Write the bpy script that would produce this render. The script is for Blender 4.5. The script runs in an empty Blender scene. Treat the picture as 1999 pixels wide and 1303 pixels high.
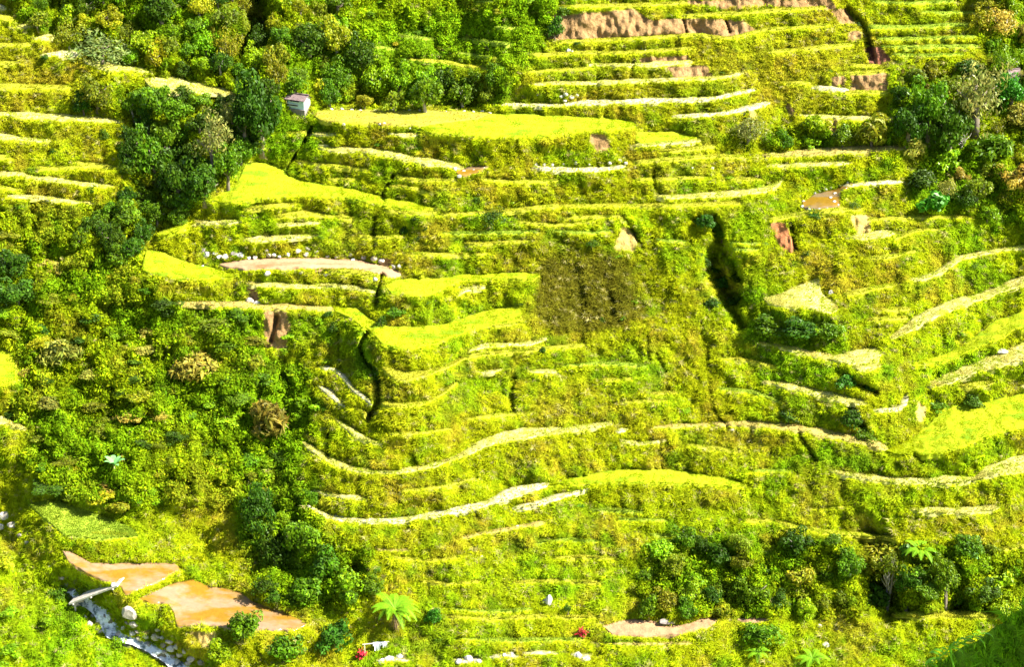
import bpy, math, random
import numpy as np

# ------------------------------------------------------------------ camera, world, sun, exposure
scene = bpy.context.scene
COL = scene.collection
F = 3730.0; CX, CY = 999.5, 651.5
PITCH = math.radians(22.0)
CAM = np.array([0.0, 0.0, 120.0])
cam = bpy.data.cameras.new('camera')
cam.sensor_width = 36.0
cam.lens = 36.0 * F / 1999.0
cam.clip_start = 0.5
cam.clip_end = 5000
camo = bpy.data.objects.new('camera', cam)
camo.location = CAM
camo.rotation_euler = (math.radians(90) - PITCH, 0, 0)
COL.objects.link(camo)
scene.camera = camo

SUN = np.array([0.66, -0.18, 0.70]); SUN = SUN / np.linalg.norm(SUN)
sun_el = math.asin(SUN[2]); sun_az = math.atan2(SUN[0], SUN[1])
w = bpy.data.worlds.new('World'); scene.world = w; w.use_nodes = True
nt = w.node_tree
sky = nt.nodes.new('ShaderNodeTexSky'); sky.sky_type = 'NISHITA'; sky.sun_disc = False
sky.sun_elevation = sun_el; sky.sun_rotation = sun_az
bgn = nt.nodes['Background']; bgn.inputs[1].default_value = 0.065
nt.links.new(sky.outputs[0], bgn.inputs[0])
sl = bpy.data.lights.new('sun', 'SUN'); sl.energy = 5.0; sl.angle = math.radians(0.5); sl.color = (1.0, 0.95, 0.86)
so = bpy.data.objects.new('sun', sl); COL.objects.link(so)
from mathutils import Vector, Matrix, Quaternion
so.rotation_euler = Vector(SUN).to_track_quat('Z', 'Y').to_euler()
so.location = (60, 0, 250)
vs = scene.view_settings
vs.view_transform = 'Standard'; vs.look = 'None'; vs.exposure = 2.02; vs.gamma = 1.0
vs.use_curve_mapping = False
scene.cycles.max_bounces = 5; scene.cycles.diffuse_bounces = 3
scene.cycles.transparent_max_bounces = 4

rng = np.random.default_rng(7)
random.seed(7)

# ------------------------------------------------------------------ helpers
def tag(o, label=None, cat=None, group=None, kind=None):
    if label: o['label'] = label
    if cat: o['category'] = cat
    if group: o['group'] = group
    if kind: o['kind'] = kind
    return o

def mesh_arrays(name, verts, faces, smooth=False, mats=(), tint=None):
    """verts (n,3); faces (m,k) all with k corners, or a list of such arrays"""
    if not isinstance(faces, list): faces = [faces]
    me = bpy.data.meshes.new(name)
    verts = np.asarray(verts, dtype=np.float32)
    me.vertices.add(len(verts)); me.vertices.foreach_set('co', verts.ravel())
    loops = np.concatenate([f.ravel() for f in faces]).astype(np.int32)
    tot = np.concatenate([np.full(len(f), f.shape[1], dtype=np.int32) for f in faces])
    me.loops.add(len(loops)); me.loops.foreach_set('vertex_index', loops)
    start = np.concatenate([[0], np.cumsum(tot)[:-1]]).astype(np.int32)
    me.polygons.add(len(tot)); me.polygons.foreach_set('loop_start', start)
    me.polygons.foreach_set('loop_total', tot)
    if smooth: me.polygons.foreach_set('use_smooth', np.ones(len(tot), dtype=bool))
    me.update(calc_edges=True)
    if tint is not None:
        a = me.attributes.new('tint', 'FLOAT_COLOR', 'POINT')
        c = np.ones((len(verts), 4), dtype=np.float32); c[:, :3] = tint
        a.data.foreach_set('color', c.ravel())
    for m in mats: me.materials.append(m)
    return me

def obj(name, me, parent=None, loc=None, rot=None, scale=None, color=None):
    o = bpy.data.objects.new(name, me); COL.objects.link(o)
    if parent is not None: o.parent = parent
    if loc is not None: o.location = [float(v) for v in loc]
    if rot is not None: o.rotation_euler = rot
    if scale is not None: o.scale = scale if hasattr(scale, '__len__') else (scale,) * 3
    if color is not None: o.color = (*[float(c) for c in color], 1.0)
    return o

def empty(name, loc, rotz=0, parent=None):
    o = bpy.data.objects.new(name, None); COL.objects.link(o)
    o.empty_display_size = 0.3
    o.location = [float(v) for v in loc]; o.rotation_euler = (0, 0, rotz)
    if parent is not None: o.parent = parent
    return o

class MB:
    """collects boxes, tubes and quads into one mesh"""
    def __init__(s): s.v = []; s.f = []
    def add(s, vs_, fs_):
        n = len(s.v); s.v += [tuple(map(float, p)) for p in vs_]; s.f += [tuple(i + n for i in f) for f in fs_]
    def box(s, c, size, R=None):
        c = np.array(c, float); h = np.array(size, float) / 2
        p = np.array([[x, y, z] for x in (-1, 1) for y in (-1, 1) for z in (-1, 1)]) * h
        if R is not None: p = p @ np.array(R).T
        s.add(p + c, [(0, 1, 3, 2), (4, 6, 7, 5), (0, 4, 5, 1), (2, 3, 7, 6), (0, 2, 6, 4), (1, 5, 7, 3)])
    def tube(s, pts, rad, n=6, cap=True):
        pts = np.array(pts, float); rad = np.broadcast_to(rad, (len(pts),))
        rings = []
        for i, p in enumerate(pts):
            d = pts[min(i + 1, len(pts) - 1)] - pts[max(i - 1, 0)]
            d = d / (np.linalg.norm(d) + 1e-9)
            a = np.cross(d, [0.31, 0.92, 0.2]); a /= np.linalg.norm(a); b = np.cross(d, a)
            rings += [p + rad[i] * (math.cos(t) * a + math.sin(t) * b) for t in np.linspace(0, 2 * math.pi, n, endpoint=False)]
        fs = [(i * n + k, i * n + (k + 1) % n, (i + 1) * n + (k + 1) % n, (i + 1) * n + k) for i in range(len(pts) - 1) for k in range(n)]
        if cap: fs += [tuple(range(n))[::-1], tuple(range((len(pts) - 1) * n, len(pts) * n))]
        s.add(rings, fs)
    def mesh(s, name, mats=(), smooth=False):
        me = bpy.data.meshes.new(name); me.from_pydata(s.v, [], s.f)
        if smooth:
            for p in me.polygons: p.use_smooth = True
        for m in mats: me.materials.append(m)
        return me

_ng = {}
def vnoise(x, y, sc, seed=0):
    """smooth value noise in 0..1"""
    if seed not in _ng: _ng[seed] = np.random.default_rng(1000 + seed).random((256, 256))
    g = _ng[seed]
    u = np.asarray(x, float) / sc + 500.3; v = np.asarray(y, float) / sc + 500.7
    i = np.floor(u).astype(int); j = np.floor(v).astype(int)
    fu = u - i; fv = v - j
    fu = fu * fu * (3 - 2 * fu); fv = fv * fv * (3 - 2 * fv)
    a = g[i % 256, j % 256]; b = g[(i + 1) % 256, j % 256]; c = g[i % 256, (j + 1) % 256]; d = g[(i + 1) % 256, (j + 1) % 256]
    return (a * (1 - fu) + b * fu) * (1 - fv) + (c * (1 - fu) + d * fu) * fv
def fbm(x, y, sc, seed=0, o=3):
    t = 0; a = 1; s = 0
    for k in range(o):
        t = t + a * vnoise(x, y, sc / 2 ** k, seed + k); s += a; a *= 0.55
    return t / s
def sstep(a, b, x):
    t = np.clip((x - a) / (b - a), 0, 1); return t * t * (3 - 2 * t)

def smooth_line(P, step=4.0):
    """Catmull-Rom through rows of P (k,d), resampled about every step px of its first two columns"""
    P = np.array(P, float)
    Q = np.vstack([2 * P[0] - P[1], P, 2 * P[-1] - P[-2]])
    out = []
    for i in range(1, len(Q) - 2):
        n = max(2, int(np.linalg.norm(Q[i + 1, :2] - Q[i, :2]) / step))
        t = np.linspace(0, 1, n, endpoint=False)[:, None]
        out.append(0.5 * ((2 * Q[i]) + (-Q[i - 1] + Q[i + 1]) * t + (2 * Q[i - 1] - 5 * Q[i] + 4 * Q[i + 1] - Q[i + 2]) * t ** 2 + (-Q[i - 1] + 3 * Q[i] - 3 * Q[i + 1] + Q[i + 2]) * t ** 3))
    out.append(P[-1:])
    return np.vstack(out)

def in_poly(x, y, poly):
    x = np.asarray(x); y = np.asarray(y)
    r = np.zeros(x.shape, bool); n = len(poly)
    for i in range(n):
        x0, y0 = poly[i]; x1, y1 = poly[(i + 1) % n]
        if y0 == y1: continue
        c = ((y0 > y) != (y1 > y)) & (x < (x1 - x0) * (y - y0) / (y1 - y0) + x0)
        r ^= c
    return r
# ------------------------------------------------------------------ survey of the hillside (map sheet coordinates)
# strips: (tone, [(x, y, width)...], label or None)
S = [
 ('pale', [(33,55,4),(50,52,8),(72,52,5)], None), ('straw', [(-60,30,7),(0,34,8),(30,38,6)], None),
 ('path', [(-40,10,8),(0,15,12),(14,20,6)], None),
 ('pale', [(62,77,4),(90,73,10),(108,74,4)], None), ('straw', [(-60,88,4),(0,88,4),(60,88,4)], None),
 ('path', [(78,109,4),(130,106,10),(158,107,6)], None), ('straw', [(-60,125,5),(0,124,5),(34,124,4)], None),
 ('pale', [(162,120,8),(200,128,16),(240,134,12),(270,136,8),(297,142,6)], None),
 ('pale', [(283,158,10),(320,166,26),(380,172,22),(430,180,14),(467,188,5)], 'wide pale yellow field lying along the left ridge, ending by the tall dark tree'),
 ('straw', [(-100,168,8),(0,170,8),(137,171,5)], None),
 ('pale', [(-100,220,6),(0,223,7),(40,226,8),(120,230,10),(180,234,9),(242,240,5)], None),
 ('pale', [(-60,266,9),(0,268,9),(60,274,6),(100,276,3)], None),
 ('straw', [(-60,306,8),(0,307,8),(22,310,5)], None), ('straw', [(146,318,3),(190,322,5),(234,329,4)], None),
 ('straw', [(70,330,7),(120,330,6),(180,326,5),(228,331,4)], None),
 ('pale', [(-60,340,6),(0,341,6),(40,341,7),(60,348,6),(110,352,8),(170,361,6),(224,366,5)], None),
 ('straw', [(-10,366,5),(48,372,4)], None),
 ('pale', [(15,384,5),(60,386,7),(100,390,7),(150,396,5),(187,399,4)], None),
 # forest clearings in the upper middle
 ('green', [(770,69,3),(820,75,5),(852,77,4)], None), ('green', [(715,90,3),(785,99,4)], None),
 ('straw', [(785,115,4),(860,122,5),(962,138,5)], None), ('green', [(890,104,4),(962,113,4)], None),
 ('green', [(900,76,3),(1002,88,4)], None), ('green', [(925,4,3),(975,4,4)], None), ('green', [(965,55,4),(1017,56,4)], None),
 ('green', [(652,62,3),(692,73,4)], None),
 # plateau and below it
 ('pale', [(610,263,4),(640,264,6),(657,265,3)], None), ('pale', [(622,284,4),(642,286,4)], None),
 ('pale', [(622,290,8),(650,293,8),(710,295,10),(760,302,12),(800,312,12),(850,320,12),(890,326,8),(905,330,5)], 'long pale yellow ledge curving right below the stubble end of the plateau'),
 ('straw', [(578,316,5),(610,320,6),(650,325,6),(690,330,5),(722,332,4)], None),
 ('pale', [(755,261,4),(790,265,5),(817,264,3)], None),
 ('path', [(1040,328,5),(1070,331,8),(1130,333,9),(1180,331,7),(1222,325,4)], 'chalk white narrow ledge in the middle of the slope below the bright plateau'),
 ('pale', [(1235,287,4),(1280,283,5),(1340,278,4),(1367,276,4)], None),
 ('straw', [(1290,297,4),(1350,292,5),(1397,286,4)], None),
 ('straw', [(1235,318,3),(1290,314,6),(1340,310,6),(1400,306,5),(1452,308,6)], None),
 # upper right steps
 ('straw', [(1090,14,3),(1150,12,5),(1230,11,6),(1300,8,4),(1342,5,4)], None),
 ('straw', [(1330,32,3),(1390,28,5),(1450,26,4),(1500,22,5),(1560,18,4),(1612,15,4)], None),
 ('straw', [(1085,82,4),(1150,80,4),(1230,76,4),(1300,72,4),(1360,69,5),(1420,75,4),(1470,64,4),(1500,58,4),(1540,56,4),(1590,52,4),(1622,50,3)], 'long thin yellow ledge directly beneath the brown earth scars at the top'),
 ('straw', [(1035,108,5),(1070,107,5),(1130,104,4),(1200,104,4),(1260,100,4),(1330,97,4),(1352,96,3)], None),
 ('straw', [(1500,102,3),(1560,97,4),(1620,92,5),(1672,87,4)], None),
 ('pale', [(1150,128,4),(1200,128,4),(1250,128,7),(1300,125,8),(1352,122,6)], None),
 ('straw', [(1030,141,3),(1100,137,3),(1150,133,3)], None),
 ('pale', [(1040,166,5),(1100,163,4),(1150,163,6),(1220,160,6),(1280,158,5),(1340,155,5),(1400,153,5),(1452,143,3)], None),
 ('path', [(980,205,4),(1040,207,5),(1090,206,5),(1130,203,7),(1170,201,8),(1230,199,7),(1300,197,8),(1380,195,8),(1420,187,6),(1450,181,5),(1477,175,5)], 'long whitish ledge, the upper of the two white ones right above the bright plateau'),
 ('path', [(1310,229,4),(1350,227,6),(1400,224,6),(1430,219,6),(1460,212,8),(1503,202,8)], 'short white ledge rising to the right, the lower of the two above the bright plateau'),
 ('straw', [(1530,163,3),(1582,163,4)], None), ('path', [(1585,172,5),(1630,175,8),(1657,177,4)], None),
 ('straw', [(1640,145,4),(1690,143,6),(1732,138,4)], None), ('straw', [(1650,182,5),(1690,181,6),(1737,182,4)], None),
 ('pale', [(1560,226,4),(1600,228,5),(1660,231,5),(1730,231,5),(1750,232,3)], None),
 ('green', [(1700,4,3),(1780,7,4),(1862,3,3)], None), ('green', [(1690,53,5),(1750,54,5),(1800,53,5),(1850,50,5),(1912,49,4)], None),
 ('green', [(1710,76,3),(1760,76,5),(1830,75,5),(1907,72,4)], None), ('green', [(1720,92,4),(1780,93,5),(1850,91,5),(1912,91,4)], None),
 ('green', [(1740,108,3),(1800,109,4),(1882,107,3)], None), ('green', [(1800,25,3),(1850,26,4),(1902,25,3)], None),
 ('straw', [(1655,128,3),(1690,129,5),(1727,131,3)], None),
 ('dry', [(1488,305,5),(1540,302,9),(1600,298,12),(1660,294,14),(1720,292,12),(1772,290,6)], 'broad pale brown track along the foot of the trees at upper right'),
 ('pale', [(1495,326,5),(1560,323,5),(1620,321,5),(1662,319,4)], None),
 ('pale', [(1275,384,4),(1310,386,6),(1370,383,7),(1430,379,8),(1480,374,9),(1510,366,7),(1529,352,5)], 'pale ledge curving up to the right just left of the brown pool'),
 ('straw', [(1500,430,4),(1540,424,6),(1580,416,6),(1640,411,6),(1682,410,5)], None),
 ('path', [(1640,366,4),(1690,360,5),(1740,357,4),(1767,357,3)], None),
 ('straw', [(1695,430,4),(1760,427,6),(1830,425,6),(1880,425,4),(1902,428,3)], None),
 ('pale', [(1648,467,4),(1690,463,8),(1720,458,13),(1747,456,5)], None),
 ('straw', [(1690,505,4),(1740,502,5),(1787,492,3)], None),
 ('pale', [(1775,549,4),(1800,545,8),(1830,534,8),(1855,518,9),(1875,506,8),(1910,498,6),(1960,489,6),(2050,476,5)], None),
 ('straw', [(1645,578,6),(1680,570,8),(1720,562,6),(1752,557,4)], None),
 ('pale', [(1738,664,5),(1770,643,12),(1800,624,14),(1860,598,12),(1924,578,10),(1999,548,10),(2080,520,8)], None),
 ('rice', [(1780,713,4),(1840,703,8),(1875,688,12),(1910,668,16),(1950,645,24),(1999,624,24),(2080,600,20)], None),
 ('pale', [(1808,757,5),(1850,742,14),(1900,722,18),(1950,706,20),(1999,688,20),(2080,660,16)], None),
 ('straw', [(1870,758,4),(1910,752,8),(1942,748,4)], None),
 ('pale', [(1480,672,4),(1540,683,7),(1590,695,9),(1640,702,11),(1680,698,20),(1722,692,12)], 'pale ledge that swells into a rounded bare tip pointing right, left of the yellow steps'),
 ('pale', [(1665,718,4),(1690,722,8),(1720,715,4)], None),
 ('pale', [(1490,747,8),(1550,758,12),(1600,771,13),(1650,782,11),(1692,790,7)], None),
 ('path', [(1705,803,4),(1740,803,7),(1760,795,10),(1772,770,8)], None),
 ('dry', [(1390,830,8),(1450,830,10),(1500,832,14),(1560,840,14),(1620,850,14),(1680,862,12),(1732,878,8)], 'long ochre ledge sloping down to the tip of the big yellow field at right'),
 ('pale', [(1615,920,5),(1660,930,8),(1720,938,11),(1780,942,11),(1850,940,10),(1902,938,6)], None),
 ('pale', [(1775,997,5),(1820,999,9),(1880,1001,11),(1930,995,10),(1952,992,4)], None),
 # centre
 ('straw', [(860,420,3),(950,416,4),(1010,412,6),(1060,405,7),(1120,404,6),(1200,402,6),(1270,403,6),(1340,402,6),(1400,399,6),(1452,397,4)], 'very long thin yellow ledge crossing the middle of the slope above the dark patch'),
 ('straw', [(750,413,4),(800,418,4),(852,416,4)], None), ('straw', [(475,412,4),(510,406,6),(540,402,7),(577,400,5)], None),
 ('straw', [(535,427,5),(570,421,9),(610,419,9),(650,424,7),(697,430,4)], None), ('pale', [(540,440,7),(580,439,5),(627,436,4)], None),
 ('pale', [(468,470,5),(510,468,9),(560,465,7),(622,462,5)], None), ('pale', [(380,435,6),(420,437,7),(472,434,4)], None),
 ('straw', [(635,529,6),(700,533,8),(747,543,6)], None), ('pale', [(480,556,5),(540,558,7),(600,561,6),(665,560,6),(732,572,5)], None),
 ('dry', [(340,594,5),(400,595,6),(460,596,9),(520,601,10),(580,600,8),(640,606,8),(655,606,6)], None),
 ('pale', [(890,583,3),(910,568,6),(947,562,5)], None),
 ('pale', [(915,686,4),(940,678,7),(990,674,8),(1040,672,6),(1067,662,6)], None),
 ('straw', [(905,699,4),(950,692,6),(1000,688,6),(1060,682,8),(1120,678,6),(1147,674,4)], None),
 ('straw', [(748,722,8),(780,735,20),(820,733,14),(860,722,7),(890,709,5),(915,697,4)], None),
 ('pale', [(930,728,4),(960,728,5),(982,722,3)], None), ('pale', [(1030,727,3),(1060,726,7),(1087,728,5)], None),
 ('straw', [(735,787,6),(770,793,8),(800,793,7),(840,785,4),(870,765,4),(892,747,5)], None),
 ('path', [(625,719,5),(650,723,7),(675,742,9),(690,762,8),(715,780,8),(724,791,5)], 'pale narrow ledge stepping down the left spur, topmost of the three short ones there'),
 ('path', [(620,755,5),(640,765,12),(655,780,8),(674,797,5)], 'pale short ledge on the very edge of the left spur, below the topmost one'),
 ('straw', [(690,800,4),(712,808,6),(722,830,4)], None),
 ('pale', [(655,822,5),(680,838,8),(700,852,8),(730,866,5),(747,868,3)], None),
 ('pale', [(592,868,8),(620,885,10),(650,903,9),(690,918,6),(740,924,6),(780,922,7),(830,914,8),(880,900,5),(920,882,10),(950,865,18),(1000,852,20),(1060,845,14),(1120,840,9),(1192,829,7)], 'very long pale ledge sagging in a wide curve, upper of the two big low curves'),
 ('pale', [(610,958,5),(650,969,8),(700,974,7),(720,980,4)], None),
 ('path', [(600,990,6),(640,1010,8),(700,1018,9),(760,1020,9),(820,1012,9),(880,1000,12),(940,988,10),(1000,965,16),(1050,952,14),(1072,948,5)], 'very long whitish ledge sagging in a wide curve, lower of the two big low curves'),
 ('path', [(1000,995,5),(1040,987,8),(1080,975,8),(1120,965,7),(1147,957,4)], None),
 ('dry', [(730,1075,3),(802,1076,3)], None), ('dry', [(900,1052,3),(990,1035,5),(1067,1022,6)], None),
 ('path', [(1200,845,8),(1227,840,7)], None), ('pale', [(1210,862,4),(1250,868,4),(1302,862,7)], None), ('straw', [(1340,870,4),(1400,878,6),(1442,885,4)], None),
 ('straw', [(770,345,8),(800,350,8),(850,353,5),(897,350,4)], None),
 ('straw', [(800,497,4),(860,498,5),(952,498,4)], None), ('straw', [(905,478,3),(960,477,4),(1042,470,3)], None),
 ('pale', [(-60,818,14),(0,822,14),(30,832,12),(52,842,6)], None),
 ('straw', [(180,1045,6),(230,1045,8),(252,1048,3)], None),
 ('soil', [(1440,1213,6),(1470,1213,9),(1502,1212,5)], None),
 ('dry', [(1150,1258,3),(1250,1260,4),(1352,1258,4)], None),
 ('straw', [(1510,1018,4),(1560,1030,7),(1620,1042,8),(1680,1048,8),(1752,1056,5)], None),
 ('straw', [(1740,1205,8),(1850,1203,10),(1962,1205,8)], None), ('straw', [(1950,1075,5),(2050,1062,6)], None),
 ('straw', [(1174,744,3),(1236,742,4)], None), ('straw', [(1212,786,4),(1260,786,4),(1302,784,3)], None), ('straw', [(1268,771,3),(1322,768,4)], None), ('dry', [(1276,836,4),(1330,833,6),(1388,832,6)], None),
 ('green', [(1150,1000,4),(1200,998,5),(1262,1003,4)], None), ('green', [(1268,1047,5),(1332,1048,5)], None), ('straw', [(1575,996,4),(1652,992,4)], None), ('straw', [(1450,1018,5),(1508,1020,5)], None), ('straw', [(760,1090,4),(840,1096,5),(900,1090,4)], None), ('straw', [(1000,1140,4),(1090,1136,5),(1180,1142,4)], None), ('green', [(880,1190,4),(960,1196,5),(1040,1192,4)], None),
 ('straw', [(1010,436,3),(1090,440,4),(1150,436,3)], None), ('green', [(1280,470,4),(1340,474,4)], None), ('straw', [(560,262,3),(602,258,3)], None), ('straw', [(1240,352,3),(1300,350,4),(1380,346,3)], None), ('straw', [(940,352,3),(1020,356,4),(1090,354,3)], None),
 ('straw', [(758,367,3),(790,366,4),(842,378,3)], None), ('green', [(860,457,3),(950,456,5),(1055,454,4)], None), ('straw', [(1100,426,3),(1160,424,4),(1222,424,3)], None), ('straw', [(1405,353,3),(1450,351,4),(1492,352,3)], None),
 ('green', [(1424,477,3),(1484,476,4)], None), ('green', [(1430,489,3),(1482,489,4)], None), ('straw', [(1745,470,3),(1775,456,4),(1800,450,4),(1842,450,4)], None), ('straw', [(1712,608,4),(1777,604,4)], None), ('straw', [(1688,627,4),(1772,622,4)], None),
 ('green', [(1462,921,4),(1547,922,4)], None), ('straw', [(868,1206,4),(960,1210,6),(1060,1206,6),(1170,1208,4)], None), ('green', [(885,1250,4),(1000,1252,6),(1142,1250,5)], None), ('straw', [(1072,1092,4),(1140,1090,5),(1212,1094,4)], None), ('green', [(1208,1016,4),(1302,1018,5)], None),
 ('straw', [(590,385,3),(640,352,3),(700,352,4)][1:], None), ('straw', [(700,462,3),(740,466,4),(790,462,3)], None), ('green', [(1080,452,3),(1150,456,4),(1200,452,3)], None), ('straw', [(960,640,3),(1000,636,4),(1016,632,3)], None), ('straw', [(910,820,3),(980,812,4),(1050,808,3)], None), ('green', [(1100,716,3),(1180,712,5),(1262,716,4)], None), ('straw', [(1400,700,3),(1460,706,4),(1520,720,3)], None), ('green', [(1400,760,3),(1470,768,5),(1530,790,4)], None), ('straw', [(760,850,3),(830,846,4),(880,838,3)], None), ('straw', [(780,960,3),(860,952,4),(930,934,3)], None), ('green', [(1170,1060,4),(1100,1056,5),(1040,1062,4)][::-1], None), ('straw', [(640,1140,3),(700,1120,4)][:0] or [(820,1138,4),(880,1142,5),(940,1136,4)], None),
 ('path', [(735,1293,5),(775,1289,10),(802,1291,4)], None), ('path', [(880,1293,6),(915,1290,12),(942,1292,5)], None), ('path', [(955,1286,4),(990,1281,8),(1012,1284,5)], None), ('path', [(1020,1277,4),(1055,1276,6),(1090,1278,3)], None), ('path', [(1115,1280,6),(1140,1284,10),(1158,1280,4)], None),
]
# fields: (tone, outline polygon, label)
P = [
 ('stubble', [(622,217),(700,217),(800,218),(900,219),(958,223),(930,236),(870,241),(818,249),(790,247),(745,245),(700,243),(665,240),(625,238),(613,228)], 'straw coloured stubble field on the left end of the plateau beside the hut'),
 ('rice', [(960,224),(1100,228),(1180,232),(1235,239),(1242,247),(1225,252),(1150,256),(1090,265),(1050,268),(960,269),(890,266),(850,263),(824,256),(820,250),(870,242),(930,236)], 'large bright yellow green rice field on the right part of the plateau'),
 ('rice', [(1245,259),(1300,258),(1340,264),(1366,272),(1335,277),(1290,281),(1250,283),(1240,275)], 'small bright green field to the lower right of the plateau'),
 ('rice', [(480,321),(510,318),(545,325),(562,345),(600,356),(650,366),(700,373),(740,385),(780,394),(830,402),(855,409),(825,412),(790,410),(740,402),(690,391),(640,386),(560,383),(520,388),(470,396),(430,399),(413,393),(440,376),(465,355),(473,338)], 'big lime rice field tapering to the right, below the hut and the dark trees'),
 ('rice', [(303,458),(350,440),(370,434),(356,452),(330,463),(305,468)], 'tiny lime field at the left edge of the terraces above the pointed field'),
 ('rice', [(286,491),(310,492),(340,505),(370,515),(420,527),(457,537),(455,543),(400,546),(340,543),(300,537),(276,530)], 'pointed yellow rice field at the far left end of the brown mud field'),
 ('mud', [(428,518),(480,508),(560,506),(640,507),(700,510),(740,520),(775,530),(785,538),(770,546),(745,538),(700,530),(640,525),(560,528),(480,529),(440,524)], 'long bare brown mud field with white stones along its back edge'),
 ('rice', [(752,560),(775,549),(800,545),(850,546),(900,540),(960,536),(1020,535),(1054,539),(1040,549),(960,546),(900,550),(870,563),(845,576),(800,579),(765,576)], 'yellow rice field right of the brown mud field with a stem reaching to the dark patch'),
 ('rice', [(650,600),(700,602),(720,620),(755,640),(820,641),(870,635),(920,618),(960,605),(1010,600),(1020,608),(1015,626),(985,631),(940,643),(890,656),(850,673),(800,684),(770,683),(745,673),(735,661),(715,646),(690,626),(655,613)], 'biggest yellow rice field of the middle slope, crescent shaped, left of the dark patch'),
 ('pale', [(1490,586),(1530,572),(1560,560),(1602,541),(1600,560),(1603,575),(1625,590),(1637,605),(1625,613),(1590,607),(1540,602),(1500,597)], 'triangular pale yellow field to the right of the dark gully'),
 ('rice', [(1728,884),(1765,868),(1790,850),(1815,830),(1840,800),(1870,791),(1940,783),(1970,776),(2080,755),(2080,820),(1999,836),(1930,851),(1890,869),(1850,886),(1800,894),(1750,891)], 'largest yellow rice field at the right edge, its point reaching left'),
 ('pale', [(1898,942),(1925,912),(1970,896),(2080,880),(2080,915),(1999,926),(1950,931),(1910,940)], 'pale stubble field at the right edge just below the largest yellow field'),
 ('rice', [(1068,950),(1140,931),(1200,919),(1280,918),(1360,925),(1430,938),(1457,948),(1430,954),(1350,947),(1280,945),(1200,945),(1120,948)], 'bright yellow green ledge field continuing the lower white curve to the right'),
 ('rice', [(-80,690),(0,682),(25,692),(32,745),(0,752),(-80,755)], 'yellow green field cut by the left edge halfway down'),
 ('green', [(55,986),(90,980),(130,986),(200,1010),(260,1035),(272,1050),(200,1057),(130,1050),(95,1022)], 'soft light green grassy flat above the upper pond'),
 ('soil', [(1175,1226),(1210,1215),(1250,1212),(1285,1218),(1300,1225),(1340,1222),(1372,1208),(1402,1213),(1380,1230),(1330,1241),(1270,1246),(1195,1241)], 'bare pinkish brown soil patch at the foot of the slope right of the red plant'),
 ('pool', [(1566,398),(1590,381),(1625,374),(1650,363),(1666,358),(1652,369),(1622,383),(1620,392),(1637,402),(1642,408),(1600,409),(1568,409)], 'small brown muddy pool rimmed with white stones on the right slope'),
 ('pool', [(890,338),(915,328),(940,325),(957,327),(937,336),(908,346),(895,344)], 'little brown mud pool below the bright plateau'),
 ('pond', [(121,1077),(150,1086),(180,1103),(240,1102),(300,1101),(340,1104),(353,1114),(325,1130),(290,1146),(262,1158),(243,1161),(238,1148),(225,1141),(190,1131),(160,1119),(135,1101)], 'upper brown flooded paddy beside the footbridge'),
 ('pond', [(268,1174),(300,1158),(340,1141),(378,1134),(402,1145),(430,1150),(470,1160),(490,1175),(520,1186),(560,1200),(600,1222),(575,1234),(520,1232),(450,1230),(420,1223),(380,1221),(345,1226),(340,1196),(327,1181),(300,1180)], 'lower brown flooded paddy with ochre algae, right of the boulder'),
]
GULLY = [  # strokes (points, width px, depth m)
 ([(1398,440),(1404,470),(1412,505)], 34, 3.5), ([(1400,500),(1398,530),(1415,560),(1425,585)], 76, 4.6), ([(1422,515),(1438,548)], 44, 3.0), ([(1415,575),(1422,600),(1450,640)], 38, 3.0), ([(735,600),(741,560),(746,540)], 14, 2.2),
 ([(660,650),(664,720)], 10, 1.3), ([(722,640),(705,690),(735,740),(738,790),(720,820)], 24, 3.0),
 ([(1385,680),(1385,740),(1395,800),(1425,842)], 10, 1.5), ([(1460,860),(1465,950)], 9, 1.2),
 ([(610,250),(587,290),(563,330)], 14, 2.8), ([(1275,335),(1278,365)], 12, 1.5), ([(640,850),(640,900)], 15, 2.0),
 ([(1215,425),(1235,450),(1256,485)], 11, 1.5), ([(1265,655),(1268,705)], 12, 1.2), ([(1290,868),(1293,915)], 8, 1.5),
 ([(748,395),(752,372),(768,345)], 14, 2.0), ([(1545,438),(1555,490)], 14, 2.0), ([(1075,890),(1092,905)], 9, 1.2),
 ([(1655,20),(1690,60),(1700,110)], 24, 2.2), ([(1238,115),(1232,150)], 12, 1.2), ([(1335,40),(1340,65)], 8, 1.0), ([(1415,35),(1425,62)], 8, 1.2),
 ([(733,428),(728,475)], 20, 1.4), ([(1650,740),(1690,760),(1710,770)], 26, 2.2), ([(1660,800),(1690,850)], 26, 2.2),
 ([(1785,890),(1800,905)], 14, 1.5), ([(1000,740),(1000,800)], 22, 1.5), ([(1180,560),(1200,590)], 10, 1.0), ([(540,620),(530,665)], 14, 1.4),
 ([(1395,425),(1355,432)], 22, 2.5), ([(1560,850),(1590,900)], 18, 1.6), ([(1280,690),(1300,730)], 12, 1.2),
 ([(1700,1060),(1720,1130),(1735,1190)], 110, 3.5), ([(1850,1120),(1870,1180)], 80, 2.5),
]
STREAM = [(140,1160),(175,1185),(205,1210),(225,1245),(270,1262),(310,1280),(380,1330),(420,1400)]
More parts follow.
